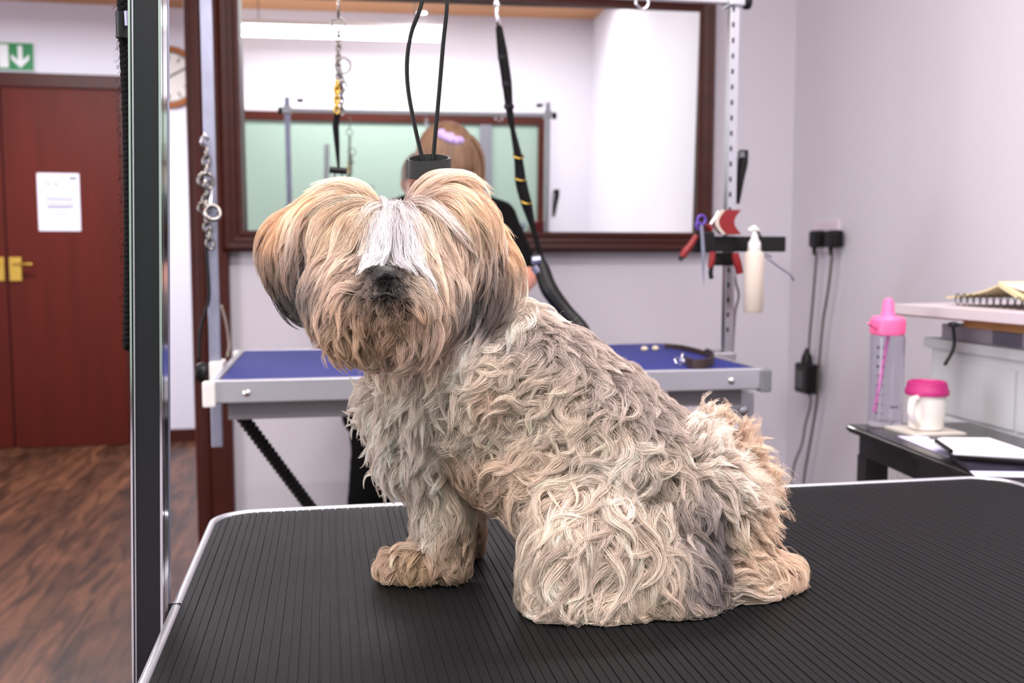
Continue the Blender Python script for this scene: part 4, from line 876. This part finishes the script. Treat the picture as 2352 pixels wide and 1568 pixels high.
def look(px):
    d = ((px[:, None, :]-gp[None])**2).sum(-1); idx = np.argsort(d, 1)[:, :4]; dd = np.take_along_axis(d, idx, 1)
    wt = 1/(dd+200)**2.2; wt /= wt.sum(1, keepdims=True)
    f_ = lambda arr: (arr[idx]*(wt[..., None] if arr.ndim > 1 else wt)).sum(1)
    cs, sn = f_(np.cos(ga)), f_(np.sin(ga)); n_ = np.hypot(cs, sn)+1e-6
    global GF; GF = f_(gf)
    return cs/n_, sn/n_, f_(gl), f_(gw), f_(gh), f_(gr), f_(gt)
me = dog.data; me.calc_loop_triangles()
V = np.empty(len(me.vertices)*3); me.vertices.foreach_get('co', V); V = V.reshape(-1, 3)
T = np.empty(len(me.loop_triangles)*3, dtype=np.int32); me.loop_triangles.foreach_get('vertices', T); T = T.reshape(-1, 3)
bvh = BVHTree.FromPolygons([tuple(v) for v in V], [tuple(t_) for t_ in T])
# undercoat colour of the body from the same patches
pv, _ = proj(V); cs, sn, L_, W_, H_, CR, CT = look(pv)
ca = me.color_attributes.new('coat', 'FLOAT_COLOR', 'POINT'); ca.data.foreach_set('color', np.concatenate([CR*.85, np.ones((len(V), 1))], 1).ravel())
nt = DOGB.node_tree; an = nt.nodes.new('ShaderNodeAttribute'); an.attribute_name = 'coat'; nt.links.new(an.outputs['Color'], nt.nodes['Principled BSDF'].inputs['Base Color'])
tri = V[T]; nrm = np.cross(tri[:, 1]-tri[:, 0], tri[:, 2]-tri[:, 0]); ar = np.linalg.norm(nrm, axis=1)/2; nrm /= (2*ar[:, None]+1e-12)
cen = tri.mean(1)
w_ = ar*np.where(cen[:, 2] < TZ+.006, .02, 1.0)
facing = ((cp-cen)/np.linalg.norm(cp-cen, axis=1)[:, None]*nrm).sum(1)
w_ = w_*np.where(facing > -.25, 1.0, .30); w_ /= w_.sum()
def roots(n):
    i = RNG.choice(len(T), n, p=w_); a, b = RNG.random(n), RNG.random(n); m_ = a+b > 1; a[m_], b[m_] = 1-a[m_], 1-b[m_]
    return tri[i, 0]*(1-a-b)[:, None]+tri[i, 1]*a[:, None]+tri[i, 2]*b[:, None], nrm[i]
K = 10
def locks(n, lscale=1., hscale=1., wscale=1., jit=.25, seed=0):
    P, N = roots(n); paths = np.empty((n, K, 3)); nn = np.empty((n, K, 3)); CRp = np.empty((n, K, 3)); CTp = np.empty((n, K, 3))
    px, z = proj(P); cs, sn, L_, W_, H_, CR, CT = look(px); s = z/FPX; FR = GF*RNG.uniform(.5, 1.3, n)
    Lm = L_*s*lscale*RNG.uniform(.7, 1.2, n); Hm = H_*s*hscale*RNG.uniform(.5, 1.35, n)
    ph = RNG.uniform(0, 2*PI, n); fr = RNG.uniform(.5, .85, n)*np.clip(Lm/.04, .6, 1.3); jt = RNG.normal(0, jit*.7, n)*(0.35+W_); A = W_*wscale*RNG.uniform(.7, 1.3, n)
    sgn = np.where(RNG.random(n) < .5, 1, -1)
    pos = P.copy(); Nc = N.copy(); hcur = np.zeros(n); qf = P.copy(); keep = np.where((px[:, 0] > 835)*(px[:, 0] < 975)*(px[:, 1] < 585), 1., .2)[:, None]; keep[px[:, 0] > 1200] = .6; kd = (keep[:, 0] == 1)*.85; cs0, sn0 = cs, sn; FR = np.where(kd > 0, RNG.uniform(.15, .5, n), FR); CRp[:, 0] = CR; CTp[:, 0] = CT
    paths[:, 0] = pos-N*.001; nn[:, 0] = N
    for k in range(1, K):
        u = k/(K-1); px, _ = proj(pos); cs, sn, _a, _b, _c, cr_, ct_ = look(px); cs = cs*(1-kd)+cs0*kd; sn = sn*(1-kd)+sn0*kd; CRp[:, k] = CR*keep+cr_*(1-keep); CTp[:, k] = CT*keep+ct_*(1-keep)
        ang = jt+A*np.sin(ph+sgn*2*PI*fr*u)+A*.35*sgn*u*1.5
        c2, s2 = cs*np.cos(ang)-sn*np.sin(ang), cs*np.sin(ang)+sn*np.cos(ang)
        d = rt[None]*c2[:, None]-up[None]*s2[:, None]
        facN = (Nc@fw); 
        df = d*.9+N*.75*(1-.5*u)+np.array([0, 0, -.25*u]); df /= np.linalg.norm(df, axis=1)[:, None]; qf = qf+df*(Lm/(K-1))[:, None]
        d = d-Nc*(d*Nc).sum(1)[:, None]; ln = np.linalg.norm(d, axis=1)[:, None]; d = d/(ln+1e-4)*np.minimum(1, ln*2.5)
        step = (Lm/(K-1))[:, None]; newp = pos+d*step
        hcur = Hm*(np.sin(min(1, u*1.35)*PI*.5)*(1-.35*max(0, u-.55)/.45))+Hm*.28*np.sin(ph*1.7+fr*7*u)*u
        for j in range(n):
            loc, no, ix, ds = bvh.find_nearest(newp[j])
            pos[j] = loc; Nc[j] = Nc[j]*.45+np.array(no)*.55
        Nc /= np.linalg.norm(Nc, axis=1)[:, None]
        paths[:, k] = (pos+Nc*np.maximum(.0012, hcur)[:, None])*(1-FR)[:, None]+qf*FR[:, None]; nn[:, k] = Nc
    # keep smooth
    for _i in range(2): paths[:, 1:-1] = paths[:, 1:-1]*.5+(paths[:, :-2]+paths[:, 2:])*.25
    return paths, nn, CRp, CTp, A
def strands(paths, nn, CR, CT, m, rad, thick, tipk=.22, frizz=.0009):
    n = len(paths); Tn = np.gradient(paths, axis=1); Tn /= np.linalg.norm(Tn, axis=2)[..., None]+1e-9
    Bn = np.cross(nn, Tn); Bn /= np.linalg.norm(Bn, axis=2)[..., None]+1e-9
    out = np.empty((n, m, K, 3), np.float32); u = np.linspace(0, 1, K)
    a = RNG.uniform(0, 2*PI, (n, m)); r = np.sqrt(RNG.random((n, m)))
    oa, ob = r*np.cos(a), r*np.sin(a); fl_ = RNG.uniform(.62, 1.0, (n, m))
    prof = (.75+.45*np.sin(u*PI*.8))*(1-(1-tipk)*u**1.8)
    ui = u[None, None]*fl_[..., None]*(K-1); i0 = np.clip(np.floor(ui).astype(int), 0, K-2); f_ = (ui-i0)[..., None]; ii = np.arange(n)[:, None, None]
    base = paths[ii, i0]*(1-f_)+paths[ii, i0+1]*f_; bb = Bn[ii, i0]*(1-f_)+Bn[ii, i0+1]*f_; nb = nn[ii, i0]*(1-f_)+nn[ii, i0+1]*f_
    R1 = rad*RNG.uniform(.6, 1.3, (n, 1)); 
    wob = RNG.normal(0, 1, (n, m, 3, 2)); th_ = np.array([2, 4, 7])*1.3
    w1 = sum(wob[:, :, q, 0, None]*np.sin(th_[q]*u+wob[:, :, q, 1, None]*3)/(1+q) for q in range(3))*frizz*u; w2 = sum(wob[:, :, q, 1, None]*np.sin(th_[q]*u+wob[:, :, q, 0, None]*3)/(1+q) for q in range(3))*frizz*u
    out = base+bb*((oa*R1)[..., None]*prof+w1)[..., None]+nb*((ob*R1*.55)[..., None]*prof+np.abs(w2))[..., None]
    out[..., 2] = np.maximum(out[..., 2], TZ+RNG.uniform(.0008, .007, (n, m, 1)))
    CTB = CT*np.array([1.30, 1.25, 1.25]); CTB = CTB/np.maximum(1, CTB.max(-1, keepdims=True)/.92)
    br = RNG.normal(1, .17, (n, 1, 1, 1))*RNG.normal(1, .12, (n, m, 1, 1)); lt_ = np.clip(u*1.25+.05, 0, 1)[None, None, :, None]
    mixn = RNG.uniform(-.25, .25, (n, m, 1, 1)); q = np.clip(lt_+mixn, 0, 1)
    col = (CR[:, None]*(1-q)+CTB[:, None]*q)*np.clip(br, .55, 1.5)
    rr_ = thick*np.linspace(1, .45, K)[None, None]*RNG.uniform(.75, 1.25, (n, m, 1))
    return out.reshape(-1, 3).astype(np.float32), np.clip(col, 0, .95).reshape(-1, 3).astype(np.float32), rr_.reshape(-1).astype(np.float32), n*m
FUR = bpy.data.materials.new('dog_hair'); FUR.use_nodes = True; nt = FUR.node_tree; b = nt.nodes['Principled BSDF']; an = nt.nodes.new('ShaderNodeAttribute'); an.attribute_name = 'coat'
nt.links.new(an.outputs['Color'], b.inputs['Base Color']); b.inputs['Roughness'].default_value = .45; b.inputs['Specular IOR Level'].default_value = .35
def add_fur(name, parts, parent, label=None):
    pos = np.concatenate([p[0] for p in parts]); col = np.concatenate([p[1] for p in parts]); rad = np.concatenate([p[2] for p in parts]); n = sum(p[3] for p in parts)
    hc = bpy.data.hair_curves.new(name); hc.add_curves([K]*n); hc.attributes['position'].data.foreach_set('vector', pos.ravel())
    ra = hc.attributes.get('radius') or hc.attributes.new('radius', 'FLOAT', 'POINT'); ra.data.foreach_set('value', rad)
    cc = hc.attributes.new('coat', 'FLOAT_COLOR', 'POINT'); cc.data.foreach_set('color', np.concatenate([col, np.ones((len(col), 1), np.float32)], 1).ravel())
    hc.materials.append(FUR); o = bpy.data.objects.new(name, hc); COL.objects.link(o); o.parent = parent
    if label: o['label'] = label
    return o
def region(px):      # 0 body 1 head 2 left ear 3 right ear 4 tail 5 leg
    x, y = px[:, 0], px[:, 1]; r = np.zeros(len(px), int)
    r[(y < 790+.15*(1000-x)) & (x < 1200) & (y < 870) & (x+.6*y < 1560)] = 1
    r[(r == 1) & (x < 715) & (y > 485)] = 2; r[(r == 1) & (x > 1062) & (y > 520)] = 3
    r[(x > 1590) & (y < 1200) & (y < 1.3*(x-1590)+1010)] = 4; r[(y > 1050) & (x < 1110)] = 5
    return r
pt_, nn_, CR, CT, A_ = locks(5000, 1.5, 1.4, .95)
px0, _ = proj(pt_[:, 0]); rg_ = region(px0)
p2_, n2_, CR2, CT2, A2 = locks(5200, .55, .55, .8, .5)
rg2 = region(proj(p2_[:, 0])[0])
p3_, n3_, CR3, CT3, A3 = locks(5000, .75, 1.5, 1.3, .6)      # loose single hairs
rg3 = region(proj(p3_[:, 0])[0])
for rid, nm, lab in ((0, 'body_coat', None), (1, 'head_hair', 'gold and white hair parted on the crown'), (2, 'ear_hair', 'orange to dark grey ear hair'), (3, 'ear_hair', 'golden to dark grey ear hair'), (4, 'tail_hair', 'fluffy cream tail hair'), (5, 'leg_hair', None)):
    a, b_, c_ = rg_ == rid, rg2 == rid, rg3 == rid
    tl = rid == 4
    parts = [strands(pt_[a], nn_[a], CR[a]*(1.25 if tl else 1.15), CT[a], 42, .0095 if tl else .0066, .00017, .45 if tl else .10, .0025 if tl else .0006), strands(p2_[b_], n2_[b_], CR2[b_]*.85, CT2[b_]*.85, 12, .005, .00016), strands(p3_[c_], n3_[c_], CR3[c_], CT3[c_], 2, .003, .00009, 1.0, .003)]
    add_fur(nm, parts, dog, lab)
# nose, mouth, eyes under the fringe
NOSE = mat('wet_black_nose', (12, 10, 11), .38, bump=.5, bscale=900)
bm = bmesh.new(); E(bm, 884, 626, .835, 27, 17, 26); E(bm, 872, 634, .832, 12, 10, 18); E(bm, 897, 634, .832, 12, 10, 18); blob('nose', bm, NOSE, dog, .0015, 3)
bm = bmesh.new()
for s in (-1, 1):
    bm = bmesh.new(); E(bm, 884+s*50, 602, .905, 15, 14, 16); new_obj('eye', bm, NOSE, dog, smooth=True)
tb('mouth', [at(852, 684, .842), at(866, 680, .836), at(884, 674, .832), at(902, 680, .836), at(918, 685, .842)], .0014, NOSE, dog, 8, 4)
print('DOG', len(V), 'verts')
